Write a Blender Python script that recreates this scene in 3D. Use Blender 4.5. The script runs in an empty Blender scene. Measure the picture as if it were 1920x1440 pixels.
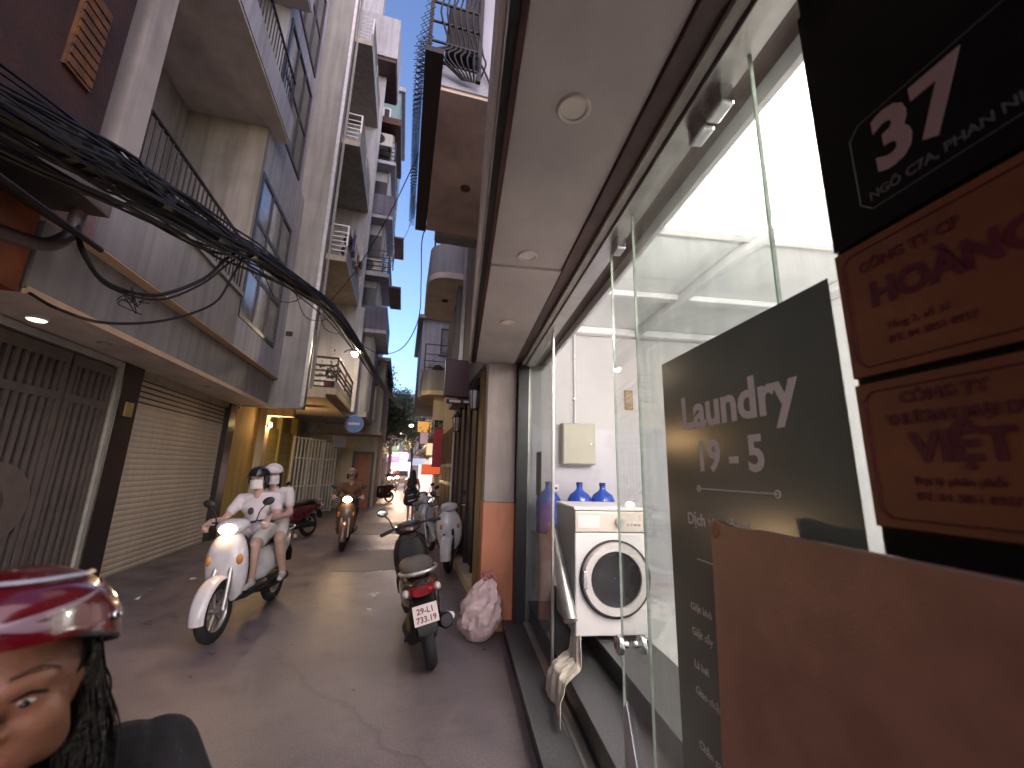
import bpy, bmesh, math, random
from mathutils import Vector, Matrix, noise
from math import sin, cos, pi, radians as rad
random.seed(7)
S = bpy.context.scene
COL = S.collection
# ------------------------------------------------------------------ camera
cam = bpy.data.objects.new('camera', bpy.data.cameras.new('camera'))
COL.objects.link(cam)
cam.data.sensor_width = 36.0
cam.data.lens = 760.0 / 1920.0 * 36.0
cam.data.clip_start = 0.02
cam.data.clip_end = 2000
cam.data.dof.use_dof = True; cam.data.dof.focus_distance = 2.4; cam.data.dof.aperture_fstop = 2.2
up_c = Vector((0.118, 4.6, -1.0)).normalized()
u_ = (752 - 960) / 760.0
vY = Vector((u_, (-(u_ * up_c.x) + up_c.z) / up_c.y, -1.0)).normalized()
vX = vY.cross(up_c)
R3 = Matrix((vX, vY, up_c))
cam.matrix_world = Matrix.Translation((0, 0, 1.62)) @ R3.to_4x4()
S.camera = cam
# ------------------------------------------------------------------ sky, sun, exposure
W = bpy.data.worlds.new('World'); S.world = W; W.use_nodes = True
nt = W.node_tree
sky = nt.nodes.new('ShaderNodeTexSky'); sky.sky_type = 'NISHITA'; sky.sun_disc = False
SUN_EL, SUN_AZ = 10.0, 166.0          # degrees; low sun glow behind the camera
sky.sun_elevation = rad(SUN_EL); sky.sun_rotation = rad(SUN_AZ)
sky.air_density = 1.0; sky.dust_density = 0.6; sky.ozone_density = 4.0
bg = nt.nodes['Background']; bg.inputs[1].default_value = 0.112
hs_ = nt.nodes.new('ShaderNodeHueSaturation'); hs_.inputs['Saturation'].default_value = 0.90; hs_.inputs['Hue'].default_value = 0.512
nt.links.new(sky.outputs[0], hs_.inputs['Color']); nt.links.new(hs_.outputs[0], bg.inputs[0])
sun = bpy.data.objects.new('sun', bpy.data.lights.new('sun', 'SUN')); COL.objects.link(sun)
sun.data.energy = 1.2; sun.data.angle = rad(120); sun.data.color = (1.0, 0.70, 0.65)
sd = Vector((sin(rad(SUN_AZ)) * cos(rad(24)), cos(rad(SUN_AZ)) * cos(rad(24)), sin(rad(24))))
sun.rotation_euler = sd.to_track_quat('Z', 'Y').to_euler()
S.view_settings.view_transform = 'Standard'; S.view_settings.look = 'None'
S.view_settings.exposure = 1.9; S.view_settings.gamma = 1.0
S.cycles.use_denoising = True
S.cycles.max_bounces = 8; S.cycles.transparent_max_bounces = 16
S.cycles.sample_clamp_indirect = 4.0

# ------------------------------------------------------------------ materials
MATS = {}
def srgb(r, g, b):
    f = lambda c: (c / 255 / 12.92) if c / 255 <= 0.04045 else ((c / 255 + 0.055) / 1.055) ** 2.4
    return (f(r), f(g), f(b))
def pm(name, col, rough=0.6, var=0.18, scale=4.0, bump=0.15, bscale=60.0, metal=0.0, streak=0.0,
       col2=None, coat=0.0, sub=0.0, spec=0.5, rvar=0.12):
    """procedural material: base colour broken up by two noises, optional vertical streaks, fine bump"""
    if name in MATS: return MATS[name]
    m = bpy.data.materials.new(name); m.use_nodes = True; t = m.node_tree; N = t.nodes; L = t.links
    p = N['Principled BSDF']
    tc = N.new('ShaderNodeTexCoord')
    n1 = N.new('ShaderNodeTexNoise'); n1.inputs['Scale'].default_value = scale
    n1.inputs['Detail'].default_value = 7; n1.inputs['Roughness'].default_value = 0.62
    L.new(tc.outputs['Object'], n1.inputs['Vector'])
    ramp = N.new('ShaderNodeValToRGB')
    c2 = col2 or tuple(c * (1 - var * 1.6) for c in col)
    ramp.color_ramp.elements[0].position = 0.32; ramp.color_ramp.elements[0].color = (*c2, 1)
    ramp.color_ramp.elements[1].position = 0.68; ramp.color_ramp.elements[1].color = (*[min(1, c * (1 + var * .35)) for c in col], 1)
    L.new(n1.outputs['Fac'], ramp.inputs['Fac'])
    out = ramp.outputs['Color']
    if streak > 0:
        mp = N.new('ShaderNodeMapping'); mp.inputs['Scale'].default_value = (7, 7, 0.5)
        L.new(tc.outputs['Object'], mp.inputs['Vector'])
        n2 = N.new('ShaderNodeTexNoise'); n2.inputs['Scale'].default_value = 1.0; n2.inputs['Detail'].default_value = 5
        L.new(mp.outputs['Vector'], n2.inputs['Vector'])
        r2 = N.new('ShaderNodeValToRGB')
        r2.color_ramp.elements[0].position = 0.35; r2.color_ramp.elements[0].color = (1 - streak, 1 - streak, 1 - streak * 1.1, 1)
        r2.color_ramp.elements[1].position = 0.6; r2.color_ramp.elements[1].color = (1, 1, 1, 1)
        L.new(n2.outputs['Fac'], r2.inputs['Fac'])
        mx = N.new('ShaderNodeMixRGB'); mx.blend_type = 'MULTIPLY'; mx.inputs['Fac'].default_value = 1
        L.new(out, mx.inputs['Color1']); L.new(r2.outputs['Color'], mx.inputs['Color2']); out = mx.outputs['Color']
    L.new(out, p.inputs['Base Color'])
    mr = N.new('ShaderNodeMapRange'); mr.inputs['To Min'].default_value = max(0.03, rough - rvar); mr.inputs['To Max'].default_value = min(1, rough + rvar)
    L.new(n1.outputs['Fac'], mr.inputs['Value']); L.new(mr.outputs['Result'], p.inputs['Roughness'])
    p.inputs['Metallic'].default_value = metal
    p.inputs['Coat Weight'].default_value = coat; p.inputs['Coat Roughness'].default_value = 0.06
    p.inputs['Specular IOR Level'].default_value = spec
    if sub: p.inputs['Subsurface Weight'].default_value = sub; p.inputs['Subsurface Radius'].default_value = (0.02, 0.008, 0.004)
    if bump:
        nb = N.new('ShaderNodeTexNoise'); nb.inputs['Scale'].default_value = bscale; nb.inputs['Detail'].default_value = 4
        L.new(tc.outputs['Object'], nb.inputs['Vector'])
        bp = N.new('ShaderNodeBump'); bp.inputs['Strength'].default_value = bump; bp.inputs['Distance'].default_value = 0.01
        L.new(nb.outputs['Fac'], bp.inputs['Height']); L.new(bp.outputs['Normal'], p.inputs['Normal'])
    MATS[name] = m
    return m
def em(name, col, strength):
    if name in MATS: return MATS[name]
    m = bpy.data.materials.new(name); m.use_nodes = True
    p = m.node_tree.nodes['Principled BSDF']
    p.inputs['Base Color'].default_value = (*col, 1); p.inputs['Emission Color'].default_value = (*col, 1)
    p.inputs['Emission Strength'].default_value = strength; p.inputs['Roughness'].default_value = 0.3
    MATS[name] = m
    return m
def glass(name, tint, rough=0.02, extra=0.0, dirt=0.0):
    if name in MATS: return MATS[name]
    m = bpy.data.materials.new(name); m.use_nodes = True; t = m.node_tree; N = t.nodes; L = t.links
    N.remove(N['Principled BSDF'])
    tr = N.new('ShaderNodeBsdfTransparent'); tr.inputs[0].default_value = (*tint, 1)
    gl = N.new('ShaderNodeBsdfGlossy'); gl.inputs['Roughness'].default_value = rough
    fr = N.new('ShaderNodeFresnel')
    ge = N.new('ShaderNodeNewGeometry'); io = N.new('ShaderNodeMapRange'); io.inputs['To Min'].default_value = 1.5; io.inputs['To Max'].default_value = 1 / 1.5
    L.new(ge.outputs['Backfacing'], io.inputs[0]); L.new(io.outputs[0], fr.inputs['IOR'])
    ad = N.new('ShaderNodeMath'); ad.operation = 'ADD'; ad.inputs[1].default_value = extra; L.new(fr.outputs[0], ad.inputs[0])
    mx = N.new('ShaderNodeMixShader'); L.new(ad.outputs[0], mx.inputs[0]); L.new(tr.outputs[0], mx.inputs[1]); L.new(gl.outputs[0], mx.inputs[2])
    o = mx.outputs[0]
    if dirt:
        tc = N.new('ShaderNodeTexCoord'); mp = N.new('ShaderNodeMapping'); mp.inputs['Scale'].default_value = (6, 6, 1.2)
        L.new(tc.outputs['Object'], mp.inputs[0])
        no = N.new('ShaderNodeTexNoise'); no.inputs['Scale'].default_value = 3; no.inputs['Detail'].default_value = 8; L.new(mp.outputs[0], no.inputs[0])
        mr = N.new('ShaderNodeMapRange'); mr.inputs['From Min'].default_value = 0.45; mr.inputs['From Max'].default_value = 0.8
        mr.inputs['To Min'].default_value = dirt * .3; mr.inputs['To Max'].default_value = dirt * 1.6; L.new(no.outputs[0], mr.inputs[0])
        df = N.new('ShaderNodeBsdfDiffuse'); df.inputs[0].default_value = (.7, .74, .72, 1)
        m2 = N.new('ShaderNodeMixShader'); L.new(mr.outputs[0], m2.inputs[0]); L.new(o, m2.inputs[1]); L.new(df.outputs[0], m2.inputs[2]); o = m2.outputs[0]
    L.new(o, N['Material Output'].inputs[0])
    MATS[name] = m
    return m

# ------------------------------------------------------------------ mesh builder
class MB:
    def __init__(s): s.v = []; s.f = []
    def add(s, vs, fs):
        o = len(s.v); s.v += [tuple(v) for v in vs]; s.f += [tuple(i + o for i in f) for f in fs]; return s
    def box(s, x0, x1, y0, y1, z0, z1):
        return s.add([(x0, y0, z0), (x1, y0, z0), (x1, y1, z0), (x0, y1, z0), (x0, y0, z1), (x1, y0, z1), (x1, y1, z1), (x0, y1, z1)],
                     [(0, 3, 2, 1), (4, 5, 6, 7), (0, 1, 5, 4), (1, 2, 6, 5), (2, 3, 7, 6), (3, 0, 4, 7)])
    def prism(s, pts, axis, a, b):
        """pts: 2-D outline in the other two axes (in x,y,z order), extruded along axis from a to b"""
        n = len(pts)
        def mk(p, q):
            return {'x': (q, p[0], p[1]), 'y': (p[0], q, p[1]), 'z': (p[0], p[1], q)}[axis]
        vs = [mk(p, a) for p in pts] + [mk(p, b) for p in pts]
        fs = [tuple(range(n))[::-1], tuple(range(n, 2 * n))] + [(i, (i + 1) % n, n + (i + 1) % n, n + i) for i in range(n)]
        return s.add(vs, fs)
    def tube(s, path, r, n=8, cap=True):
        P = [Vector(p) for p in path]; rs = r if isinstance(r, (list, tuple)) else [r] * len(P)
        vs = []; fs = []
        nrm = None
        for i, p in enumerate(P):
            t = (P[min(i + 1, len(P) - 1)] - P[max(i - 1, 0)])
            t = t.normalized() if t.length > 1e-9 else Vector((0, 0, 1))
            if nrm is None:
                nrm = t.orthogonal().normalized()
            else:
                nrm = (nrm - t * nrm.dot(t)); nrm = nrm.normalized() if nrm.length > 1e-6 else t.orthogonal().normalized()
            b = t.cross(nrm)
            for k in range(n):
                a = 2 * pi * k / n; vs.append(p + (nrm * cos(a) + b * sin(a)) * rs[i])
        for i in range(len(P) - 1):
            for k in range(n):
                fs.append((i * n + k, i * n + (k + 1) % n, (i + 1) * n + (k + 1) % n, (i + 1) * n + k))
        if cap:
            fs.append(tuple(range(n))[::-1]); fs.append(tuple((len(P) - 1) * n + k for k in range(n)))
        return s.add(vs, fs)
    def cyl(s, p0, p1, r, n=16): return s.tube([p0, p1], r, n)
    def loft(s, secs, cap=True):
        """secs: list of rings (same length) of points"""
        n = len(secs[0]); vs = [p for r in secs for p in r]; fs = []
        for i in range(len(secs) - 1):
            for k in range(n):
                fs.append((i * n + k, i * n + (k + 1) % n, (i + 1) * n + (k + 1) % n, (i + 1) * n + k))
        if cap: fs.append(tuple(range(n))[::-1]); fs.append(tuple((len(secs) - 1) * n + k for k in range(n)))
        return s.add(vs, fs)
    def ell(s, c, r, n=16, m=10, rot=None):
        vs = []; fs = []
        for j in range(m + 1):
            th = pi * j / m
            for k in range(n):
                a = 2 * pi * k / n
                v = Vector((r[0] * sin(th) * cos(a), r[1] * sin(th) * sin(a), r[2] * cos(th)))
                if rot is not None: v = rot @ v
                vs.append(v + Vector(c))
        for j in range(m):
            for k in range(n):
                fs.append((j * n + k, (j + 1) * n + k, (j + 1) * n + (k + 1) % n, j * n + (k + 1) % n))
        return s.add(vs, fs)
    def ring(s, c, R, r, axis='x', n=32, m=10, sq=1.0, a0=0, a1=2 * pi):
        """torus (tyre) in the plane normal to axis; sq widens along axis"""
        full = abs(a1 - a0 - 2 * pi) < 1e-6; cnt = n if full else n + 1
        vs = []; fs = []
        for i in range(cnt):
            a = a0 + (a1 - a0) * i / n
            for k in range(m):
                b = 2 * pi * k / m; rr = R + r * cos(b); h = r * sq * sin(b)
                p = (h, rr * cos(a), rr * sin(a)) if axis == 'x' else ((rr * cos(a), h, rr * sin(a)) if axis == 'y' else (rr * cos(a), rr * sin(a), h))
                vs.append(Vector(p) + Vector(c))
        for i in range(n):
            for k in range(m):
                j = (i + 1) % cnt
                fs.append((i * m + k, j * m + k, j * m + (k + 1) % m, i * m + (k + 1) % m))
        return s.add(vs, fs)
    def build(s, name, mat, parent=None, bevel=0.0, smooth=False, seg=2, weld=False):
        me = bpy.data.meshes.new(name)
        me.from_pydata(s.v, [], s.f)
        bm = bmesh.new(); bm.from_mesh(me)
        if weld: bmesh.ops.remove_doubles(bm, verts=bm.verts, dist=1e-5)
        bmesh.ops.recalc_face_normals(bm, faces=bm.faces)
        if bevel > 0:
            es = [e for e in bm.edges if len(e.link_faces) == 2 and e.calc_face_angle(0) > 0.6]
            bmesh.ops.bevel(bm, geom=es, offset=bevel, segments=seg, profile=0.5, affect='EDGES', clamp_overlap=True)
        bm.to_mesh(me); bm.free()
        if smooth:
            for p in me.polygons: p.use_smooth = True
            try: me.set_sharp_from_angle(angle=rad(50))
            except Exception: pass
        o = bpy.data.objects.new(name, me); COL.objects.link(o)
        me.materials.append(mat)
        if parent: o.parent = parent
        return o
def box(name, mat, parent, x0, x1, y0, y1, z0, z1, bevel=0.0):
    return MB().box(min(x0, x1), max(x0, x1), min(y0, y1), max(y0, y1), min(z0, z1), max(z0, z1)).build(name, mat, parent, bevel)
def thing(name, label, cat, loc=(0, 0, 0), rz=0.0, group=None, rot=None):
    o = bpy.data.objects.new(name, None); COL.objects.link(o); o.empty_display_size = 0.1
    o.location = loc; o.rotation_euler = rot if rot else (0, 0, rz)
    return tag(o, label, cat, group)
def tag(o, label, cat, group=None):
    o['label'] = label; o['category'] = cat
    if group: o['group'] = group
    return o
def struct(o): o['kind'] = 'structure'; return o
def stuff(o): o['kind'] = 'stuff'; return o
def inst(o, parent, loc=(0, 0, 0), rz=0.0):
    c = o.copy(); COL.objects.link(c); c.parent = parent; c.location = loc; c.rotation_euler = (0, 0, rz); return c
def row(name, mb, mat, parent, offs, bevel=0.0, smooth=False):
    """the same piece repeated as separate parts that share one mesh"""
    first = mb.build(name, mat, parent, bevel, smooth); first.location = offs[0]
    for q in offs[1:]: inst(first, parent, q)
    return first
def text(name, body, size, mat, parent, loc, xdir, ydir, ext=0.0015, bold=0.0, align='LEFT', sx=1.0):
    cu = bpy.data.curves.new(name, 'FONT'); cu.body = body; cu.size = size; cu.extrude = ext; cu.offset = bold; cu.align_x = align
    cu.resolution_u = 3
    t = bpy.data.objects.new(name, cu); COL.objects.link(t)
    dg = bpy.context.evaluated_depsgraph_get()
    me = bpy.data.meshes.new_from_object(t.evaluated_get(dg))
    bpy.data.objects.remove(t)
    o = bpy.data.objects.new(name, me); COL.objects.link(o); o.parent = parent
    xd = Vector(xdir); yd = Vector(ydir); zd = xd.cross(yd)
    M = Matrix((xd * sx, yd, zd)).transposed().to_4x4(); M.translation = Vector(loc)
    o.matrix_local = M
    me.materials.clear(); me.materials.append(mat)
    return o
def super_sec(cx, cy, cz, hx, hz, n=18, e=2.6, plane='xz', flat=0.0):
    """superellipse ring; plane xz (ring across y) or xy (ring across z)"""
    r = []
    for k in range(n):
        a = 2 * pi * k / n; c = cos(a); s_ = sin(a)
        x = hx * math.copysign(abs(c) ** (2 / e), c); z = hz * math.copysign(abs(s_) ** (2 / e), s_)
        r.append((cx + x, cy, cz + z) if plane == 'xz' else (cx + x, cy + z, cz))
    return r
def bez(pts, n=24):
    """Catmull-Rom through points"""
    P = [Vector(p) for p in pts]; P = [P[0] * 2 - P[1]] + P + [P[-1] * 2 - P[-2]]; out = []
    seg = len(P) - 3
    for i in range(seg):
        k = max(2, n // seg)
        for j in range(k):
            t = j / k; a, b, c, d = P[i:i + 4]
            out.append(0.5 * ((2 * b) + (c - a) * t + (2 * a - 5 * b + 4 * c - d) * t * t + (3 * b - a - 3 * c + d) * t ** 3))
    out.append(P[-2]); return out

# ------------------------------------------------------------------ palette
def C(r, g, b): return (r, g, b)
m_plaster_g = pm('plaster_grey', (.32, .305, .30), .85, .12, 1.5, .2, 40, streak=.25)
m_plaster_b = pm('plaster_beige', (.42, .37, .31), .85, .12, 1.5, .2, 40, streak=.22)
m_plaster_d = pm('plaster_dusky', (.36, .32, .30), .85, .15, 1.5, .2, 40, streak=.3)
m_plaster_l = pm('plaster_lavender', (.44, .44, .50), .85, .12, 1.2, .2, 40, streak=.25)
m_plaster_p = pm('plaster_pink', (.42, .27, .26), .85, .12, 1.2, .2, 40, streak=.2)
m_soffit = pm('soffit_paint', (.72, .65, .59), .85, .16, 2.2, .2, 40)
m_ochre = pm('ochre_plaster', (.56, .41, .15), .85, .12, 1.3, .2, 40, streak=.2)
m_yellow = pm('yellow_green_plaster', (.52, .45, .15), .8, .14, 1.5, .2, 40, streak=.25)
m_cream = pm('cream_plaster', (.62, .52, .36), .85, .12, 1.5, .2, 40, streak=.2)
m_granite_d = pm('dark_granite', (.035, .028, .03), .22, .4, 60, .03, 200, rvar=.05)
m_granite_g = pm('grey_granite', (.085, .085, .088), .5, .3, 70, .08, 200)
m_black = pm('black_riser', (.008, .008, .009), .35, .3, 30, .05, 150)
m_dark = pm('dark_metal', (.025, .022, .024), .5, .3, 20, .1, 80, metal=.3)
m_darkred = pm('maroon_paint', (.07, .018, .016), .55, .3, 6, .1, 60)
m_brown = pm('brown_beam_paint', (.09, .045, .034), .5, .3, 5, .12, 60, col2=(.045, .022, .02))
m_alu = pm('aluminium', (.55, .53, .50), .35, .15, 8, .05, 100, metal=.8)
m_steel = pm('brushed_steel', (.6, .6, .6), .22, .12, 12, .03, 120, metal=1.0)
m_white = pm('white_paint', (.78, .77, .77), .6, .05, 3, .05, 60)
m_tile = pm('white_tile', (.56, .545, .58), .3, .04, 3, .02, 60)
m_canopy = pm('canopy_panel', (.50, .43, .40), .75, .14, 1.6, .12, 120)
m_glass = glass('shop_glass', (.97, .985, .976), .015, 0.0, .02)
m_glass2 = glass('shop_glass_green', (.945, .97, .957), .015, 0.0, .05)
m_edge = pm('glass_edge_green', (.34, .40, .33), .15, .2, 20, 0)
m_rubber = pm('rubber', (.018, .018, .019), .75, .3, 30, .2, 150)
m_chrome = pm('chrome', (.7, .7, .7), .12, .1, 10, 0, metal=1.0)
m_plastic_k = pm('black_plastic', (.02, .019, .02), .45, .3, 30, .08, 200)
m_cable = pm('cable_sheath', (.014, .013, .014), .6, .3, 10, 0)

# ------------------------------------------------------------------ road and ground
def road_mat():
    m = bpy.data.materials.new('asphalt'); m.use_nodes = True; t = m.node_tree; N = t.nodes; L = t.links; p = N['Principled BSDF']
    tc = N.new('ShaderNodeTexCoord')
    def ns(sc, det=6, r=.6):
        n = N.new('ShaderNodeTexNoise'); n.inputs['Scale'].default_value = sc; n.inputs['Detail'].default_value = det; n.inputs['Roughness'].default_value = r
        L.new(tc.outputs['Object'], n.inputs['Vector']); return n
    big = ns(.55, 4); mid = ns(3.2, 8, .7); fine = ns(75, 8, .8)
    r1 = N.new('ShaderNodeValToRGB'); e = r1.color_ramp.elements
    e[0].position = .36; e[0].color = (.150, .124, .129, 1); e[1].position = .62; e[1].color = (.205, .171, .177, 1)
    L.new(big.outputs[0], r1.inputs[0])
    r2 = N.new('ShaderNodeValToRGB'); e = r2.color_ramp.elements
    e[0].position = .34; e[0].color = (.55, .54, .54, 1); e[1].position = .52; e[1].color = (1, 1, 1, 1)
    L.new(mid.outputs[0], r2.inputs[0])
    mx = N.new('ShaderNodeMixRGB'); mx.blend_type = 'MULTIPLY'; mx.inputs[0].default_value = .7
    L.new(r1.outputs[0], mx.inputs[1]); L.new(r2.outputs[0], mx.inputs[2])
    r3 = N.new('ShaderNodeValToRGB'); e = r3.color_ramp.elements
    e[0].position = .3; e[0].color = (.55, .55, .55, 1); e[1].position = .7; e[1].color = (1.35, 1.35, 1.35, 1)
    L.new(fine.outputs[0], r3.inputs[0])
    m2 = N.new('ShaderNodeMixRGB'); m2.blend_type = 'MULTIPLY'; m2.inputs[0].default_value = 1
    L.new(mx.outputs[0], m2.inputs[1]); L.new(r3.outputs[0], m2.inputs[2]); L.new(m2.outputs[0], p.inputs['Base Color'])
    vo = N.new('ShaderNodeTexVoronoi'); vo.feature = 'DISTANCE_TO_EDGE'; vo.inputs['Scale'].default_value = .38
    wv = N.new('ShaderNodeMixRGB'); wv.inputs[0].default_value = .35; L.new(tc.outputs['Object'], wv.inputs[1]); L.new(ns(1.6, 6).outputs['Color'], wv.inputs[2]); L.new(wv.outputs[0], vo.inputs['Vector'])
    rc = N.new('ShaderNodeValToRGB'); e = rc.color_ramp.elements; e[0].position = .0; e[0].color = (.72, .71, .71, 1); e[1].position = .008; e[1].color = (1, 1, 1, 1); L.new(vo.outputs['Distance'], rc.inputs[0])
    m3 = N.new('ShaderNodeMixRGB'); m3.blend_type = 'MULTIPLY'; m3.inputs[0].default_value = 1; L.new(m2.outputs[0], m3.inputs[1]); L.new(rc.outputs[0], m3.inputs[2]); L.new(m3.outputs[0], p.inputs['Base Color'])
    mr = N.new('ShaderNodeMapRange'); mr.inputs['From Min'].default_value = .3; mr.inputs['From Max'].default_value = .7
    mr.inputs['To Min'].default_value = .24; mr.inputs['To Max'].default_value = .5
    L.new(mid.outputs[0], mr.inputs[0]); L.new(mr.outputs[0], p.inputs['Roughness'])
    bp = N.new('ShaderNodeBump'); bp.inputs['Strength'].default_value = .5; bp.inputs['Distance'].default_value = .006
    L.new(fine.outputs[0], bp.inputs['Height']); L.new(bp.outputs[0], p.inputs['Normal'])
    return m
m_road = road_mat()
gnd = MB()
nx, ny = 4, 40
gnd.box(-400, 400, -400, 400, -1.0, -0.012)
struct(gnd.build('ground', pm('far_ground', (.12, .11, .105), .9)))
rd = MB(); rd.add([(-3.8, -14, 0), (3.2, -14, 0), (3.2, 75, 0), (-3.8, 75, 0)], [(0, 1, 2, 3)])
ROAD = struct(rd.build('road', m_road))
rp = random.Random(21)
for (cx, cy, w, h_) in [(-.2, 8.3, .75, .9), (-.3, 12.5, .9, 1.2)]:
    outl = []
    for (ux, uy) in [(-1, -1), (-.3, -1.03), (.4, -.97), (1, -1), (1.03, -.2), (.98, .5), (1, 1), (.2, 1.02), (-.5, .98), (-1, 1), (-1.02, .3), (-.97, -.4)]:
        outl.append((cx + ux * w + rp.uniform(-.03, .03), cy + uy * h_ + rp.uniform(-.04, .04)))
    MB().prism(outl, 'z', -.01, .004).build('asphalt_patch', pm('patched_asphalt', (.135, .118, .124), .5, .3, 5, .5, 150), ROAD)
LT = [((-2.67, 7.04), 'small white scrap of paper on the gutter strip by the shutter', .05), ((-2.9, 6.2), 'crumpled pale wrapper on the concrete strip near the gate', .04), ((.2, 6.6), 'small pale litter scrap on the road near the parked white scooter', .035)]
for (q, lbl, sz) in LT:
    mbp = MB(); vs_ = [(rp.uniform(-sz, sz), rp.uniform(-sz, sz), rp.uniform(.0, sz * .7)) for _ in range(9)]
    bmx = bmesh.new()
    for v in vs_: bmx.verts.new(v)
    bmesh.ops.convex_hull(bmx, input=bmx.verts); mex = bpy.data.meshes.new('litter'); bmx.to_mesh(mex); bmx.free(); mex.materials.append(pm('litter_paper', (.6, .58, .55), .8))
    ob = bpy.data.objects.new('litter', mex); COL.objects.link(ob); ob.location = (q[0], q[1], .04 if q[0] < -2.6 else .005); tag(ob, lbl, 'litter')
# concrete strip along the left-hand frontages and cut asphalt patch
pv = MB().prism([(-3.8, 0.0), (-3.02, 0.0), (-3.06, 0.018), (-3.8, 0.06)], 'y', 3.0, 12.4).build('pavement', pm('worn_concrete', (.17, .155, .15), .8, .3, 2.2, .3, 60, col2=(.08, .072, .07)))
struct(pv)

# ------------------------------------------------------------------ laundry shop (local x = b across, local y = a along the frontage)
ANG = -rad(7.809)
SH = thing('laundry_shop', 'brightly lit white laundry behind glass sliding doors, brown beam and shallow canopy above', 'shop', (0, 0, 0), ANG)
A0, A1 = -2.2, 4.6
# steps
for i, (b0, b1, z0, z1) in enumerate([(.51, .80, 0, .12), (.785, 1.07, .12, .30), (1.055, 3.4, .30, .45)]):
    box('riser', m_black, SH, b0 + .012, b1 + .1 if i < 2 else b1, A0, A1 - .002 * i, z0 - (.05 if i == 0 else 0), z1 - .022)
    box('tread', m_granite_g, SH, b0, b1 + (.0 if i < 2 else 0), A0, A1 - .004 - .002 * i, z1 - .022, z1, .004)
m_floor = pm('shop_bounce_tile', (.72, .70, .69), .3, .08, 3, .02)
box('bounce_tiling', m_floor, SH, 1.42, 3.4, A0, 4.58, .451, .456)  # pale tiles added to bounce lamp light up to the ceiling
# interior shell
box('end_wall', pm('end_wall_paint', (.60, .585, .585), .7, .05, 3, .05), SH, .64, 3.4, 4.6, 4.75, -.05, 3.42)
box('wall_tiling', m_tile, SH, .80, 3.4, 4.588, 4.6, .45, 2.12, .001)
box('back_wall', m_white, SH, 3.4, 3.55, A0, 4.6, -.05, 3.42)
box('side_wall', m_white, SH, 1.2, 3.4, -2.35, -2.2, -.05, 3.42)
m_ceil = pm('ceiling_paint', (.84, .86, .85), .7, .05, 2.5, .15, 14)
box('ceiling', m_ceil, SH, .93, 3.4, A0, 4.588, 3.36, 3.42)
# cornice mouldings of the stepped ceiling
for (x0, x1, y0, y1) in [(3.24, 3.4, A0, 4.588), (2.02, 2.10, .95, 4.588), (.93, 3.24, 4.46, 4.588)]:
    box('cornice', m_white, SH, x0, x1, y0, y1, 3.27, 3.358, .02)
for yy in (.9, 2.35, 3.45):
    box('ceiling_beam', m_white, SH, .935, 3.235, yy, yy + .10, 3.30, 3.357, .012)
# header beam and track
box('header', m_brown, SH, .575, .90, A0, 4.6, 2.865, 3.30, .004)
box('header_inner_face', m_white, SH, .90, .925, A0, 4.58, 2.80, 3.42)
box('track', m_alu, SH, .70, .80, A0, 4.6, 2.825, 2.863, .003)
box('track_lip', pm('pale_trim', (.42, .38, .33), .5, .2, 8, .1), SH, .655, .695, A0, 4.6, 2.84, 2.862, .003)
# canopy: two ceiling panels with a step between, then fascia trims along the road edge
box('canopy_panel', m_canopy, SH, .125, .573, A0, 2.30, 2.88, 2.93, .003)
box('canopy_panel', m_canopy, SH, .125, .573, 2.306, 4.6, 2.865, 2.915, .003)
for b0, b1, z0, mm in [(.040, .062, 2.855, m_canopy), (.064, .070, 2.85, m_alu), (.072, .102, 2.87, m_dark), (.103, .124, 2.862, m_darkred)]:
    box('fascia_trim', mm, SH, b0, b1, A0, 4.64, z0, 3.25)
box('upper_wall', m_plaster_b, SH, .30, .64, A0, 4.6, 3.30, 4.3)
box('canopy_roof', m_dark, SH, .042, .30, A0, 4.6, 3.25, 3.29)
# pillar at the far end of the canopy
PIL = pm('pillar_plaster', (.45, .37, .345), .8, .12, 2, .15, streak=.12)
box('pillar', PIL, SH, .275, .615, 4.62, 5.05, 1.29, 2.95, .012)
box('pillar_base', pm('orange_pillar_paint', (.55, .205, .105), .5, .12, 3, .1), SH, .269, .621, 4.614, 5.056, 0, 1.29, .012)
box('dark_jamb', m_black, SH, .622, .74, 4.50, 4.99, 0.0, 2.86)
box('upper_pillar', PIL, SH, .30, .60, 4.64, 5.03, 2.95, 4.3)
box('roof', m_plaster_g, SH, .30, 3.6, -2.4, 5.03, 4.3, 4.4)
# end wall towards the camera side: dark tiled wall with plaques
box('front_wall', pm('black_tile', (.004, .0035, .004), .5, .2, 5, .03, spec=.2), SH, .735, 1.0, A0, .655, .12, 2.82)
# glass panels
def pane(b, a0, a1, mat, z0=.125, z1=2.826, name='glass_panel'):
    g = box(name, mat, SH, b - .005, b + .005, a0, a1, z0, z1)
    for aa in (a0, a1):
        box('glass_edge', m_edge, g, b - .0052, b + .0052, aa - .0025, aa + .0025, z0, z1)
    return g
pane(.755, 3.33, 4.59, m_glass2)
d1 = pane(.775, .86, 1.97, m_glass, name='sliding_door')
p2 = pane(.745, .66, 1.62, m_glass2, name='fixed_glass_panel')
box('door_stile', m_alu, SH, .745, .765, 3.30, 3.326, .125, 2.824, .003)
box('door_stile', m_alu, SH, .742, .768, 4.56, 4.588, .125, 2.824, .003)
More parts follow.
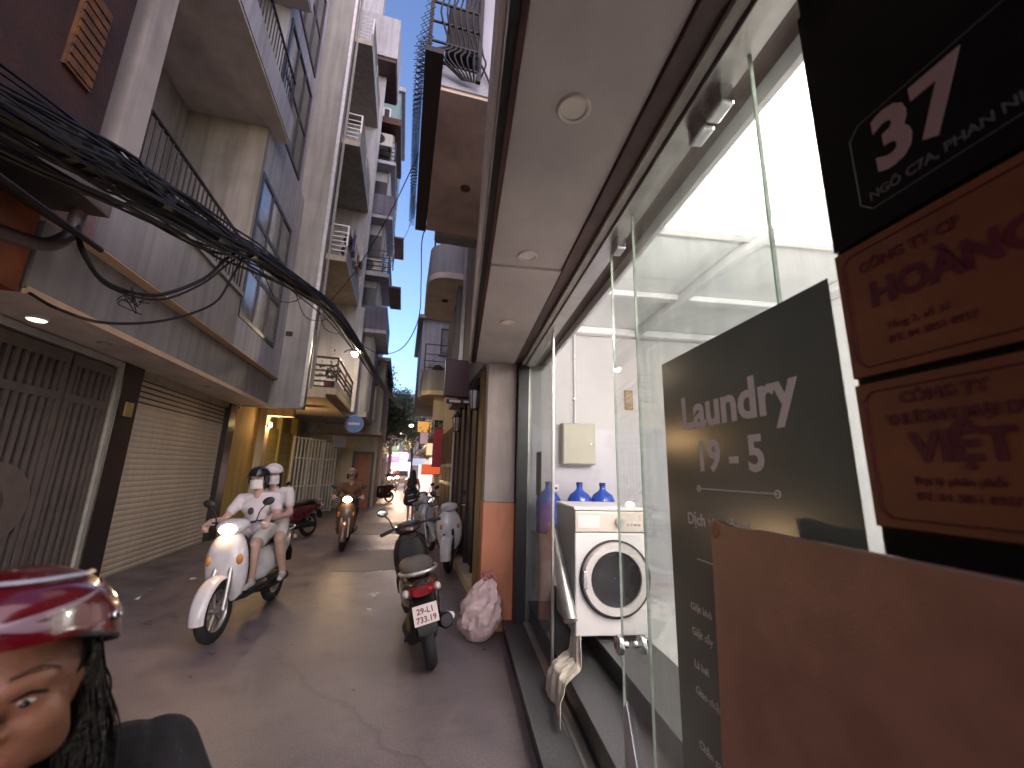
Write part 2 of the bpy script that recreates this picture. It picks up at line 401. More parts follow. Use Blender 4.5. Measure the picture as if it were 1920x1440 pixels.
# round steel pulls and patch fitting on the sliding door, hangers on the track
for bb, sgn in ((.765, -1), (.785, 1)):
    h = MB().cyl((bb, 1.88, .90), (bb + sgn * .03, 1.88, .90), .014, 12)
    h.cyl((bb + sgn * .03, 1.88, .90), (bb + sgn * .052, 1.88, .90), .038, 24)
    h.build('door_handle', m_steel, d1, .003, True)
MB().prism([(1.60, .13), (1.96, .13), (1.96, .62), (1.93, .66), (1.78, .36), (1.60, .30)], 'x', .766, .769).build('door_patch', m_steel, d1)
for a in (1.05, 1.80, .95):
    box('door_hanger', m_steel, SH, .74, .79, a, a + .085, 2.755, 2.835, .008)
box('floor_track', m_alu, SH, .72, .78, .66, 4.56, .121, .128, .002)
# lit ceiling lamps inside: first is seen, the others added unseen for brightness
em_lamp = em('shop_lamp_glow', (1.0, .92, .88), 155.0)
for i, (bb, aa) in enumerate([(1.56, 1.63), (2.9, 1.2), (2.6, .1), (1.45, .5)]):
    w = Matrix.Rotation(ANG, 4, 'Z') @ Vector((bb, aa, 3.36))
    l = thing('ceiling_lamp', ['round lit globe lamp between the shop beams, seen through the glass panel', 'added unseen globe lamp by the back wall, brightening the shop',
              'added unseen globe lamp over the back of the shop near the plaque wall', 'added unseen globe lamp hanging closest to the poster'][i], 'lamp', w, ANG, 'laundry ceiling lamps')
    MB().cyl((0, 0, -.012), (0, 0, 0), .05, 20).build('rose', m_white, l, .004); MB().cyl((0, 0, -.42), (0, 0, -.012), .006, 8).build('stem', m_white, l)
    MB().ell((0, 0, -.46), (.06, .06, .06), 24, 12).build('diffuser', em_lamp, l, 0, True)

def atR(b, a, z): return Matrix.Rotation(ANG, 4, 'Z') @ Vector((b, a, z))
# canopy downlights (unlit)
for i, a in enumerate((1.16, 2.17, 3.24)):
    zc = 2.88 if a < 2.3 else 2.865
    d = thing('downlight', ['round unlit downlight in the larger canopy panel next to the glass panel with the poster', 'round unlit downlight in the canopy beside the panel joint',
              'round unlit downlight in the canopy closest to the pillar'][i], 'downlight', atR(.335, a, zc), ANG, 'canopy downlights')
    rg = MB(); n = 32
    prof = [(.042, -.001), (.045, -.008), (.055, -.010), (.06, -.004), (.06, .0)]
    rg.loft([[(r * cos(2 * pi * k / n), r * sin(2 * pi * k / n), z) for k in range(n)] for r, z in prof], False)
    rg.build('ring', pm('downlight_ring', (.62, .55, .48), .5, .05), d, 0, True)
    MB().cyl((0, 0, -.0035), (0, 0, -.0005), .0425, 24).build('lens', pm('downlight_lens', (.70, .60, .52), .35, .05), d)

# ------------------------------------------------------------------ things at the shop front
m_letter = pm('poster_letter', (.70, .64, .58), .6, .04)
po = thing('laundry_poster', 'dark green laundry poster with pale lettering stuck on the glass panel', 'poster', atR(.738, 1.045, .64), ANG)
PW = .355
poster_mat = pm('poster_green', (.135, .155, .125), .22, .12, 2, .02, 6, spec=.75, rvar=.05)
MB().box(-.0015, .0005, -PW, PW, -.1, 1.39).build('sheet', poster_mat, po)
XD, YD = (0, -1, 0), (0, 0, 1)
def ptext(s, size, a, z, bold=.0, nm='lettering', par=None, mat=None, x=-.002, sx=1.0):
    return text(nm, s, size, mat or m_letter, par or po, (x, a - 1.045, z - .64), XD, YD, .0006, bold, sx=sx)
ptext('Laundry', .148, 1.285, 1.775, .0040)
ptext('19 - 5', .125, 1.215, 1.640, .0036)
MB().tube([(-.002, .165, .945), (-.002, -.155, .945)], .0022, 6).build('rule_line', m_letter, po)
for q in (.165, -.155):
    MB().ring((-.002, q, .945), .008, .002, 'x', 20, 6).build('rule_end', m_letter, po)
ptext('Dịch vụ giặt là', .050, 1.285, 1.475, .0006)
MB().tube([(-.002, .20, .735), (-.002, .06, .735)], .002, 6).build('rule_line', m_letter, po)
for k, (s, z) in enumerate([('Giặt khô', 1.22), ('Giặt sấy', 1.15), ('Là hơi', 1.06), ('Giao nhận', .99), ('Chăn ga', .85)]):
    ptext(s, .030, 1.30, z, .0, mat=m_letter)

# plaques on the dark wall
pq = thing('house_number_plaque', 'black house number plaque reading 37 with thin pale border', 'plaque', atR(.728, .42, 2.06), ANG)
MB().box(-.004, .004, -.235, .235, .005, .60).build('plate', pm('black_plaque', (.005, .004, .0045), .4, .2, 5, .02, spec=.2), pq)
m_num = pm('plaque_number', (.34, .22, .21), .5, .1)
m_thin = pm('plaque_line', (.10, .09, .09), .5, .1)
text('numeral', '37', .150, m_num, pq, (-.0055, .131, .105), XD, YD, .0008, .0055, sx=.92)
text('lettering', 'NGÕ C7A, PHAN NHA',   .0235, m_thin, pq, (-.0055, .150, .062), XD, YD, .0006, .0004)
bw, bz0, bz1 = .168, .046, .225
for p0, p1 in [((bw - .02, bz0), (-bw, bz0)), ((bw, bz0 + .02), (bw, bz1 - .02)), ((bw - .02, bz1), (-bw, bz1)), ((bw - .02, bz0), (bw, bz0 + .02)), ((bw, bz1 - .02), (bw - .02, bz1))]:
    MB().tube([(-.005, p0[0], p0[1]), (-.005, p1[0], p1[1])], .0012, 6).build('border', m_thin, pq)
m_plq = pm('orange_brown_plaque', (.18, .058, .022), .45, .22, 7, .08, 60)
m_plt = pm('plaque_maroon_letter', (.09, .006, .02), .5, .2)
for i, (z0, z1, big, sm, sub, lb) in enumerate([(1.805, 2.055, 'HOÀNG CẦU', 'CÔNG TY CP', 'Tầng 2, số 37', 'orange brown plaque with maroon heading, fixed directly under the house number plaque'),
                                      (1.545, 1.792, 'VIỆT NAM', 'CÔNG TY', 'Đại lý phân phối', 'orange brown plaque with maroon heading, lowest of the plaques, above the leaning board')]):
    q = thing('company_plaque', lb, 'plaque', atR(.727, .42, z0), ANG, 'company plaques')
    h = z1 - z0
    MB().box(-.005, .005, -.235, .235, 0, h).build('plate', m_plq, q, .002)
    o = .016
    for p0, p1 in [((.235 - o - .015, o), (-.2, o)), ((.235 - o, o + .015), (.235 - o, h - o - .015)), ((.235 - o - .015, h - o), (-.2, h - o)), ((.235 - o - .015, o), (.235 - o, o + .015)), ((.235 - o, h - o - .015), (.235 - o - .015, h - o))]:
        MB().tube([(-.006, p0[0], p0[1]), (-.006, p1[0], p1[1])], .0013, 6).build('border', m_plt, q)
    text('lettering', sm, .026, m_plt, q, (-.006, .19 - i * .03, h - .058 + i * .014), XD, YD, .0006, .0006)
    if i: text('lettering', 'THƯƠNG MẠI DU LỊCH', .024, m_plt, q, (-.006, .188, h - .078), XD, YD, .0006, .0008)
    text('heading', big, .062, m_plt, q, (-.006, .178 - i * .025, h - .128 - .01 * i), XD, YD, .0006, .0026, sx=1.0)
    for k in range(2):
        text('lettering', [sub, 'ĐT: 04 3851 0937'][k], .017, m_plt, q, (-.006, .16, .052 - k * .024 + .02), XD, YD, .0005, 0)

# leaning brown board in front of the wall
bd = thing('leaning_board', 'large brown board with torn corner leaning against the poster glass and plaque wall', 'board', atR(.555, .3, 0), ANG, rot=(0, rad(2.6), ANG))
m_board = pm('brown_board', (.31, .145, .09), .36, .22, 5, .12, 260, spec=.55, rvar=.16)
pts = [(.655, -.002), (.665, 1.20), (.672, 1.40), (.674, 1.47), (.680, 1.517), (.655, 1.521), (.60, 1.512), (.52, 1.514), (-.6, 1.514), (-.6, -.002)]
MB().prism([(y, z) for y, z in pts], 'x', -.006, .006).build('sheet', m_board, bd)
MB().prism([(.52, 1.513), (-.6, 1.513), (-.6, 1.517), (.52, 1.517)], 'x', -.0065, .0065).build('top_edge', pm('board_edge', (.32, .20, .16), .6, .2), bd)
MB().prism([(.672, 1.500), (.656, 1.515), (.645, 1.49), (.655, 1.478)], 'x', -.0085, -.0065).build('torn_flap', pm('board_raw', (.30, .16, .07), .8, .2), bd)

# washing machine
m_appl = pm('appliance_white', (.74, .71, .69), .35, .05, 4, .02)
m_appl_s = pm('appliance_side', (.36, .39, .38), .45, .06, 4, .02)
wm = thing('washing_machine', 'white front loading washing machine on the shop floor inside the open door', 'washing machine', atR(1.16, 3.42, .45), ANG)
MB().box(-.28, .28, -.28, .30, .03, .90).build('cabinet', m_appl_s, wm, .012)
MB().box(-.281, .281, -.305, -.281, .035, .74).build('front_panel', m_appl, wm, .01)
MB().box(-.281, .281, -.315, -.281, .745, .895).build('control_panel', pm('control_panel', (.62, .55, .48), .35, .05), wm, .008)
MB().box(-.285, .285, -.30, .305, .90, .925).build('top', m_appl, wm, .008)
MB().box(-.26, -.09, -.3175, -.3155, .775, .865).build('drawer', m_appl, wm, .004)
MB().cyl((.06, -.315, .82), (.06, -.345, .82), .033, 24).build('dial', m_alu, wm, .004)
for k in range(4): MB().cyl((.13 + k * .03, -.315, .80), (.13 + k * .03, -.320, .80), .007, 12).build('button', m_steel, wm)
def disc_ring(c, r0, r1, y0, y1, n=48):
    mb = MB(); prof = [(r0, y0), (r0 + .01, y1), (r1 - .02, y1 - .002), (r1, y0 + .01), (r1, y0)]
    return mb.loft([[(c[0] + r * cos(2 * pi * k / n), y, c[1] + r * sin(2 * pi * k / n)) for k in range(n)] for r, y in prof], False)
dr = disc_ring((.02, .42), .185, .265, -.306, -.345).build('door_ring', pm('door_ring', (.58, .54, .52), .28, .05), wm, 0, True)
disc_ring((.02, .42), .262, .278, -.305, -.322).build('seal', m_plastic_k, dr, 0, True)
gl = MB(); n = 32
gl.loft([[(.02 + r * cos(2 * pi * k / n), y, .42 + r * sin(2 * pi * k / n)) for k in range(n)] for r, y in [(.19, -.335), (.17, -.326), (.12, -.314), (.06, -.309), (.002, -.308)]], False)
gl.build('door_glass', pm('door_glass', (.022, .02, .023), .2, .3, 9, 0, spec=.25), dr, 0, True)
MB().box(-.235, -.20, -.352, -.33, .36, .48).build('handle', m_steel, dr, .006)
for sx in (-.24, .24):
    for sy in (-.25, .25): MB().cyl((sx, sy, 0), (sx, sy, .035), .02, 10).build('foot', m_plastic_k, wm)
# power box on the end wall
eb = thing('electrical_box', 'beige steel electrical box hung on the white end wall', 'electrical box', atR(1.31, 4.588, 1.72), ANG)
MB().box(-.19, .19, -.14, 0, 0, .46).build('case', pm('box_beige', (.42, .40, .31), .5, .06), eb, .008)
MB().box(-.18, .18, -.152, -.141, .01, .45).build('door', pm('box_beige2', (.45, .43, .335), .5, .06), eb, .005)
MB().cyl((.13, -.152, .23), (.13, -.162, .23), .013, 12).build('lock', m_steel, eb)
# blue water bottles standing on a shelf behind the machine
shf = thing('low_shelf', 'plain metal shelf behind the washing machine carrying the blue water bottles', 'shelf', atR(1.28, 4.28, .45), ANG)
MB().box(-.50, .50, -.17, .17, .55, .58).build('board', m_alu, shf)
row('leg', MB().box(-.015, .015, -.015, .015, 0, .55), m_alu, shf, [(x, y, 0) for x in (-.47, .47) for y in (-.15, .15)])
m_blue = pm('blue_bottle', (.02, .07, .42), .12, .2, 6, 0, spec=.7)
for i, x in enumerate((-.36, -.03, .22)):
    b = thing('water_bottle', ['blue water bottle standing beside the washing machine, fully visible at its side', 'blue water bottle behind the middle of the washing machine', 'blue water bottle behind the washing machine next to the door glass'][i],
              'bottle', atR(1.28 + x, 4.25, 1.03), ANG, 'water bottles')
    n = 24; pr = [(.115, 0), (.125, .02), (.125, .10), (.118, .115), (.125, .13), (.125, .21), (.118, .225), (.125, .24), (.125, .33), (.10, .38), (.045, .42), (.030, .44), (.030, .475)]
    MB().loft([[(r * cos(2 * pi * k / n), r * sin(2 * pi * k / n), z) for k in range(n)] for r, z in pr]).build('body', m_blue, b, 0, True)
    MB().cyl((0, 0, .47), (0, 0, .505), .034, 20).build('cap', pm('blue_cap', (.01, .03, .22), .4), b, .004)
# steel pipe with a cloth over it
pp = thing('steel_pipe', 'shiny ribbed steel pipe leaning beside the washing machine', 'pipe', atR(.815, 3.24, .30), ANG)
pth = [Vector((.02, -.16, .30)).lerp(Vector((-.015, .26, .84)), t / 40) for t in range(41)]
MB().tube(pth, [.05 + .0025 * (k % 2) for k in range(41)], 14).build('duct', m_alu, pp, 0, True)
MB().tube([pth[-1] + Vector((0, -.01, -.02)), pth[-1] + Vector((0, .04, .06)), pth[-1] + Vector((.02, .12, .05))], .03, 12).build('elbow', m_alu, pp, 0, True)
def cloth(name, mat, rows, parent=None):
    """rows: list of list of points -> smooth sheet with thickness"""
    mb = MB(); n = len(rows[0])
    vs = [p for r in rows for p in r]
    fs = [(i * n + k, i * n + k + 1, (i + 1) * n + k + 1, (i + 1) * n + k) for i in range(len(rows) - 1) for k in range(n - 1)]
    mb.add(vs, fs)
    o = mb.build(name, mat, parent, 0, True)
    sm = o.modifiers.new('sol', 'SOLIDIFY'); sm.thickness = .006
    ss = o.modifiers.new('sub', 'SUBSURF'); ss.levels = 1; ss.render_levels = 1
    return o
rows = []
for i in range(26):
    t = i / 25.0
    # drape: over the pipe end, across the step edge and down the riser
    if t < .35: c = Vector((.93 - .05 * t / .35, 3.28 - .40 * t, .62 - .33 * t / .35))
    elif t < .75: c = Vector((.88 - .16 * (t - .35) / .4, 3.14 - .42 * (t - .35), .31 - .005 * (t - .35)))
    else: c = Vector((.715 - .03 * (t - .75) / .25, 2.97 - .30 * (t - .75), .307 - .17 * (t - .75) / .25))
    w = .085 + .15 * t - .05 * max(0, t - .8)
    r = []
    for k in range(17):
        s = k / 16 * 2 - 1
        fold = .020 * sin(s * 9 + t * 3) * (1 - .5 * t) + .012 * sin(s * 17 - t * 8)
        nz = noise.noise(Vector((s * 2, t * 4, 3.1))) * .02
        arch = max(0, .35 - t) / .35 * .055 * (1 - s * s)
        r.append(Vector((c.x + fold * .5 - (.03 * abs(s) if t > .8 else 0), c.y - s * w + nz, c.z + abs(fold) * .8 + arch + .012 - (.02 * s * s if .35 < t < .75 else 0) * 0)))
    rows.append(r)
rg = cloth('floor_cloth', pm('cream_cloth', (.56, .50, .42), .95, .2, 20, .4, 160), rows)
rg.rotation_euler = (0, 0, ANG)
tag(rg, 'crumpled cream cloth draped over the pipe end and down the dark step', 'cloth')

pf = thing('picture_frame', 'small brown framed picture on the white end wall of the laundry', 'picture', atR(1.97, 4.60, 2.38), ANG)
MB().box(-.05, .05, -.02, 0, 0, .24).build('frame', pm('frame_brown', (.30, .17, .07), .5, .2), pf, .004)
MB().box(-.035, .035, -.023, -.0205, .02, .22).build('picture', pm('picture_sepia', (.45, .33, .2), .6, .4, 20), pf)
pn = thing('paper_notice', 'narrow brown paper notice taped inside the far glass panel', 'notice', atR(.7625, 3.98, 1.40), ANG)
MB().box(0, .002, -.13, .13, 0, .42).build('sheet', pm('notice_brown', (.30, .20, .09), .6, .4, 8), pn)
MB().box(-.001, 0, -.05, .11, .05, .36).build('print', pm('notice_orange', (.42, .18, .08), .6, .5, 14), pn)
sk = thing('wall_socket', 'white double wall socket below the electrical box', 'socket', atR(1.05, 4.588, 1.42), ANG)
MB().box(-.06, .06, -.012, 0, 0, .075).build('plate', m_white, sk, .003)
row('hole', MB().cyl((0, -.0135, .037), (0, -.0121, .037), .013, 12), m_black, sk, [(-.028, 0, 0), (.028, 0, 0)])
cd_ = thing('power_conduit', 'thin white power conduit running from the electrical box up the end wall', 'conduit', atR(1.30, 4.585, 2.18), ANG)
MB().cyl((0, -.012, 0), (0, -.012, 1.10), .011, 8).build('tube', m_white, cd_)
row('clip', MB().box(-.018, .018, -.026, 0, -.008, .008), m_alu, cd_, [(0, 0, .3), (0, 0, .8)])
# small far shelf items seen through the door: fan bracket and wooden plate
sf = thing('wall_fan', 'small white wall fan on the back wall of the laundry', 'fan', atR(3.36, 4.1, 2.28), ANG)
MB().ring((-.18, 0, .1), .15, .008, 'x', 28, 6).build('guard_ring', m_white, sf, 0, True)
for k in range(10):
    a = pi * k / 10
    MB().tube([(-.19, .15 * cos(a), .1 + .15 * sin(a)), (-.21, 0, .1), (-.19, -.15 * cos(a), .1 - .15 * sin(a))], .003, 5).build('guard_wire', m_alu, sf)
for k in range(3):
    a = 2 * pi * k / 3
    MB().ell((-.17, .07 * cos(a), .1 + .07 * sin(a)), (.008, .06, .045), 12, 6).build('blade', pm('fan_blade', (.5, .6, .65), .3), sf, 0, True)
MB().cyl((-.17, 0, .1), (0, 0, 0), .035, 14).build('motor', m_white, sf)

# ------------------------------------------------------------------ facade helpers
m_frame_w = pm('white_window_frame', (.60, .58, .55), .5, .08)
m_frame_d = pm('dark_window_frame', (.035, .032, .036), .45, .2)
m_pane_d = pm('dark_pane', (.05, .055, .065), .06, .3, 2, 0, spec=.9)
m_pane_l = pm('curtained_pane', (.26, .25, .24), .12, .3, 3, 0, spec=.8)
def plane_map(plane, base):
    if plane == 'x+': return lambda u, w, d: (base + d, u, w)
    if plane == 'x-': return lambda u, w, d: (base - d, u, w)
    if plane == 'y-': return lambda u, w, d: (u, base - d, w)
def pbox(mb, P, u0, u1, w0, w1, d0, d1):
    a = P(u0, w0, d0); b = P(u1, w1, d1)
    return mb.box(*[v for i in range(3) for v in sorted((a[i], b[i]))])
def window(parent, plane, base, u0, u1, w0, w1, nu=2, nw=1, frame=None, pane=None, t=.05, sill=True, grille=False):
    P = plane_map(plane, base); frame = frame or m_frame_d; pane = pane or m_pane_d
    f = MB()
    pbox(f, P, u0, u0 + t, w0, w1, -.04, .03); pbox(f, P, u1 - t, u1, w0, w1, -.04, .03)
    pbox(f, P, u0 + t, u1 - t, w0, w0 + t, -.04, .03); pbox(f, P, u0 + t, u1 - t, w1 - t, w1, -.04, .03)
    o = f.build('window', frame, parent)
    du = (u1 - u0 - t) / nu; dw = (w1 - w0 - t) / nw
    for i in range(1, nu): pbox(MB(), P, u0 + i * du, u0 + i * du + t, w0 + t, w1 - t, -.035, .025).build('mullion', frame, o)
    for j in range(1, nw): pbox(MB(), P, u0 + t, u1 - t, w0 + j * dw, w0 + j * dw + t, -.03, .02).build('transom', frame, o)
    for i in range(nu):
        for j in range(nw):
            pbox(MB(), P, u0 + i * du + t * .9, u0 + (i + 1) * du + t * .1, w0 + j * dw + t * .9, w0 + (j + 1) * dw + t * .1, -.02, .004).build('pane', pane, o)
    if sill: pbox(MB(), P, u0 - .06, u1 + .06, w0 - .07, w0 - .005, -.02, .08).build('sill', m_plaster_g, o)
    if grille:
        n = int((u1 - u0) / .13)
        for i in range(1, n): pbox(MB(), P, u0 + (u1 - u0) * i / n - .008, u0 + (u1 - u0) * i / n + .008, w0, w1, .07, .086).build('grille_bar', m_dark, o)
        for j in range(3): pbox(MB(), P, u0, u1, w0 + (w1 - w0) * (j + .5) / 3, w0 + (w1 - w0) * (j + .5) / 3 + .02, .06, .07).build('grille_bar', m_dark, o)
    return o
def bars_railing(parent, pts, z0, z1, step=.12, mat=None, r=.009, name='railing'):
    """vertical-bar railing along the polyline pts (x, y)"""
    mat = mat or m_dark
    o = MB().tube([(x, y, z1) for x, y in pts], .024, 8).build(name, mat, parent, 0, True)
    MB().tube([(x, y, z0 + .06) for x, y in pts], .014, 6).build('bottom_rail', mat, o, 0, True)
    first = None
    for (xa, ya), (xb, yb) in zip(pts[:-1], pts[1:]):
        n = max(2, int(math.hypot(xb - xa, yb - ya) / step))
        for i in range(n + 1):
            q = (xa + (xb - xa) * i / n, ya + (yb - ya) * i / n, 0)
            if first is None:
                first = MB().cyl((0, 0, z0), (0, 0, z1), r, 6).build('bar', mat, o); first.location = q
            else: inst(first, o, q)
    return o
def rail_horizontal(parent, pts, z0, z1, n=5, mat=None, r=.016, name='railing'):
    mat = mat or m_dark
    o = MB().tube([(x, y, z1) for x, y in pts], r * 1.2, 6).build(name, mat, parent, 0, True)
    for x, y in pts: MB().box(x - .02, x + .02, y - .02, y + .02, z0, z1).build('post', mat, o)
    for i in range(n - 1):
        z = z0 + (z1 - z0) * (i + .5) / n
        MB().tube([(x, y, z) for x, y in pts], r, 6).build('bar', mat, o, 0, True)
    return o
def ac_unit(parent_label, loc, rz=0, group='air conditioners'):
    a = thing('air_conditioner', parent_label, 'air conditioner', loc, rz, group)
    MB().box(-.40, .40, -.15, .15, 0, .56).build('case', pm('ac_case', (.42, .41, .40), .5, .15, 4, .05, streak=.2), a, .015)
    MB().ring((-.1, -.155, .28), .21, .012, 'y', 28, 6).build('fan_guard', m_dark, a, 0, True)
    MB().cyl((-.1, -.151, .28), (-.1, -.154, .28), .2, 24).build('fan_opening', m_black, a)
    for k in range(6):
        ang = pi * k / 6
        MB().tube([(-.1 + .2 * cos(ang), -.16, .28 + .2 * sin(ang)), (-.1 - .2 * cos(ang), -.16, .28 - .2 * sin(ang))], .004, 4).build('guard_wire', m_dark, a)
    row('bracket', MB().box(-.02, .02, -.15, .3, -.06, -.005), m_dark, a, [(-.3, 0, 0), (.3, 0, 0)])
    return a

# ------------------------------------------------------------------ left house with roller shutter (L1)
L1 = thing('shutter_house', 'beige townhouse with closed roller shutter, overhanging first floor and railed balcony', 'house', (-3.8, 7.2, 0))
def lb(name, mat, *c, bevel=0.0, par=None):   # world-coordinate box parented to a thing placed at its base
    par = par or L1; o = box(name, mat, par, *c, bevel); lx = Vector(par.location); o.location = -lx; return o
L1.location = (0, 0, 0)
lb('ground_wall', m_plaster_b, -7, -4.05, 6.5, 12.3, -.05, 3.0)
for y0, y1 in ((6.60, 7.02), (10.25, 10.62)): lb('dark_pillar', m_granite_d, -4.05, -3.76, y0, y1, 0, 2.965, bevel=.006)
lb('ochre_wall', m_ochre, -4.05, -3.80, 10.62, 12.3, 0, 3.4)
lb('lintel', m_plaster_b, -4.05, -3.80, 7.02, 10.25, 2.86, 2.965)
lb('inner_shade_wall', m_black, -7, -5.2, 3.0, 6.5, -.05, 3.0)  # black colour stands for the unlit interior behind the gate
lb('inner_side_wall', m_plaster_g, -5.2, -4.0, 6.46, 6.60, 0, 2.965)
# roller shutter: curtain of slats, perforated slats at the top
sh = lb('roller_shutter', pm('shutter_beige', (.68, .60, .48), .55, .1, 1.2, .08, 30, streak=.1), -3.90, -3.875, 7.02, 10.25, 0.02, 2.86)
m_slat = MATS['shutter_beige']
sl = MB().prism([(-3.874, 0), (-3.866, .012), (-3.862, .04), (-3.866, .068), (-3.874, .08)], 'y', 7.03, 10.24)
row('slat', sl, m_slat, sh, [(0, 0, .03 + k * .082) for k in range(29)])
m_slot = m_black
for k in range(5):
    z = 2.44 + k * .082
    row('slat', MB().prism([(-3.874, 0), (-3.864, .006), (-3.864, .045), (-3.874, .052)], 'y', 7.03, 10.24), m_slat, sh, [(0, 0, z)])
    box('slot', m_slot, sh, -3.8745, -3.8735, 7.04, 10.23, z + .054, z + .08)
lb('bottom_rail', m_alu, -3.90, -3.86, 7.03, 10.24, 0.0, .03)
lb('meter_plate', pm('meter_plate', (.35, .26, .08), .5, .2), -3.758, -3.735, 6.74, 6.90, 2.24, 2.44, bevel=.004)
# overhang: soffit, band, stepped bay above
lb('soffit', m_soffit, -4.05, -3.12, 4.05, 10.43, 2.968, 3.0)
lb('band', m_plaster_g, -7, -3.10, 4.03, 10.44, 3.0, 3.62)
lb('band_lip', pm('warmlight_lip', (.74, .53, .34), .8, .12, 2, .1), -3.12, -3.085, 4.03, 10.44, 2.955, 3.02)  # warm lamp light from below is tinted into this cream
lb('bay_end_face', m_plaster_p, -7, -2.96, 4.315, 4.33, 3.64, 4.50)
lb('bay_parapet', m_plaster_g, -7, -2.95, 4.33, 7.62, 3.64, 4.50)
lb('bay_soffit', pm('warmlight_lip', (.74, .53, .34)), -3.6, -2.955, 4.33, 10.43, 3.622, 3.639)  # underside carries the same painted-in lamp warmth as the lip
lb('coping', m_plaster_g, -3.25, -2.90, 4.33, 7.62, 4.50, 4.57)
lb('back_wall', m_plaster_d, -7, -4.3, 4.33, 7.62, 4.5, 8.0)
lb('corner_column', m_plaster_d, -3.3, -2.95, 4.30, 4.62, 4.57, 8.0)
lb('side_wall', m_plaster_d, -7, -2.98, 7.62, 7.74, 3.64, 8.0)
lb('front_wall', m_plaster_l, -7, -2.98, 7.74, 10.43, 3.64, 4.18)
lb('front_wall', m_plaster_l, -7, -2.98, 7.74, 10.43, 7.14, 8.4)
lb('front_wall', m_plaster_l, -7, -2.98, 9.80, 10.43, 4.18, 7.14)
lb('room_dark', m_black, -7, -3.3, 7.74, 9.80, 4.18, 7.14)
window(L1, 'x+', -3.0, 7.75, 9.80, 4.19, 7.13, 3, 3, m_frame_d, m_pane_l, .085, False)
bars_railing(L1, [(-3.3, 4.66), (-2.97, 4.66), (-2.97, 7.56)], 4.57, 5.42, .115, m_dark, .011)
lb('door_leaf', m_frame_w, -4.3, -4.26, 5.2, 5.9, 4.5, 6.7)
# upper balcony and glazed upper floors
lb('upper_slab', m_soffit, -7, -2.72, 4.1, 7.98, 8.0, 8.04)
lb('upper_fascia', m_plaster_l, -7, -2.70, 4.1, 8.0, 8.04, 8.62)
lb('upper_shade_wall', m_black, -7, -3.9, 4.1, 7.9, 8.62, 11.4)  # shade inside the balcony opening put into the wall as black
bars_railing(L1, [(-2.76, 4.3), (-2.76, 7.9)], 8.62, 9.4, .12, m_dark, .011)
lb('upper_slab', m_soffit, -7, -2.72, 4.1, 7.98, 11.4, 11.44)
lb('upper_fascia', m_plaster_l, -7, -2.70, 4.1, 8.0, 11.44, 12.1)
lb('upper_front_wall', m_plaster_l, -7, -3.10, 7.98, 10.43, 8.4, 16.5)
for z in (8.7, 11.9): window(L1, 'x+', -3.10, 8.1, 10.1, z, z + 2.6, 3, 2, m_frame_d, m_pane_d, .08, False)
lb('upper_side_mass', m_plaster_l, -7, -3.6, 4.1, 7.98, 12.1, 16.5)

# ------------------------------------------------------------------ metal gate beside the shutter house
GT = thing('metal_gate', 'grey brown barred metal gate with oval plate and pale frame beside the dark pillar', 'gate', (-3.82, 5.2, 0))
m_gate = pm('gate_paint', (.13, .112, .108), .5, .2, 6, .1, metal=.2)
m_gframe = pm('gate_frame', (.36, .34, .32), .5, .15, 6, .1)
g0, g1 = 3.0, 6.50
def gb(name, mat, x0, x1, y0, y1, z0, z1, bevel=0, par=None): return box(name, mat, par or GT, x0, x1, y0 - 5.2, y1 - 5.2, z0, z1, bevel)
gb('outer_frame', m_gframe, -.02, .06, 6.50, 6.58, 0, 2.95, .004)
gb('outer_frame', m_gframe, -.02, .06, g0, 6.498, 2.87, 2.95, .004)
leaves = [(3.02, 5.72), (5.76, 6.48)]
for (y0, y1) in leaves:
    lf = MB()
    for a, b in ((y0, y0 + .07), (y1 - .07, y1)): lf.box(-.02, .03, a - 5.2, b - 5.2, .06, 2.85)
    for z in (.06, 2.29, 2.72): lf.box(-.018, .028, y0 + .07 - 5.2, y1 - .07 - 5.2, z, z + (.09 if z != 2.72 else .13))
    l = lf.build('gate_leaf', m_gate, GT)
    n = int((y1 - y0 - .14) / .105)
    offs = [(0, y0 + .07 + (y1 - y0 - .14) * (i + .5) / n - 5.2, 0) for i in range(n)]
    row('bar', MB().box(-.012, .022, -.026, .026, .15, 2.29), m_gate, l, offs)
    row('bar', MB().box(-.012, .022, -.026, .026, 2.38, 2.72), m_gate, l, offs)
pl = MB(); n = 40
pl.prism([(5.12 - 5.2 + .52 * cos(2 * pi * k / n), 1.18 + .42 * sin(2 * pi * k / n)) for k in range(n)], 'x', .024, .034)
op = pl.build('oval_plate', m_gate, GT)
for s, yy in ((-1, 5.02), (1, 5.28)):
    MB().prism([(yy - 5.2 + s * (.0 + .055 * (cos(pi * (k / 10 - .5)))) , 1.18 + .15 * (k / 5 - 1)) for k in range(11)], 'x', .0345, .037).build('oval_slot', m_black, op)

# ------------------------------------------------------------------ near-left red house edge (L0)
L0 = thing('red_brick_house', 'dark red painted house end with orange shutter, ledge and drain pipe next to the gate', 'house', (0, 0, 0))
m_red = pm('dark_red_plaster', (.034, .009, .006), .8, .4, 2.0, .5, 20, col2=(.010, .004, .004))
m_orange = pm('orange_plaster', (.36, .10, .025), .75, .3, 3, .2, 30, col2=(.17, .05, .02))
lb('upper_wall', m_red, -7, -2.90, -3, 4.02, 4.05, 12, par=L0)
lb('lower_wall', m_orange, -7, -3.12, -3, 4.0, 2.95, 3.72, par=L0)
lb('ground_wall', m_dark, -7, -3.8, -3, 2.95, -.05, 2.95, par=L0)
lb('ledge', pm('taupe_ledge', (.12, .098, .085), .8, .3, 3, .2), -3.4, -2.66, -3, 4.02, 3.72, 3.90, bevel=.01, par=L0)
lb('ledge_trim', m_darkred, -3.4, -2.72, -3, 4.0, 3.902, 4.048, par=L0)
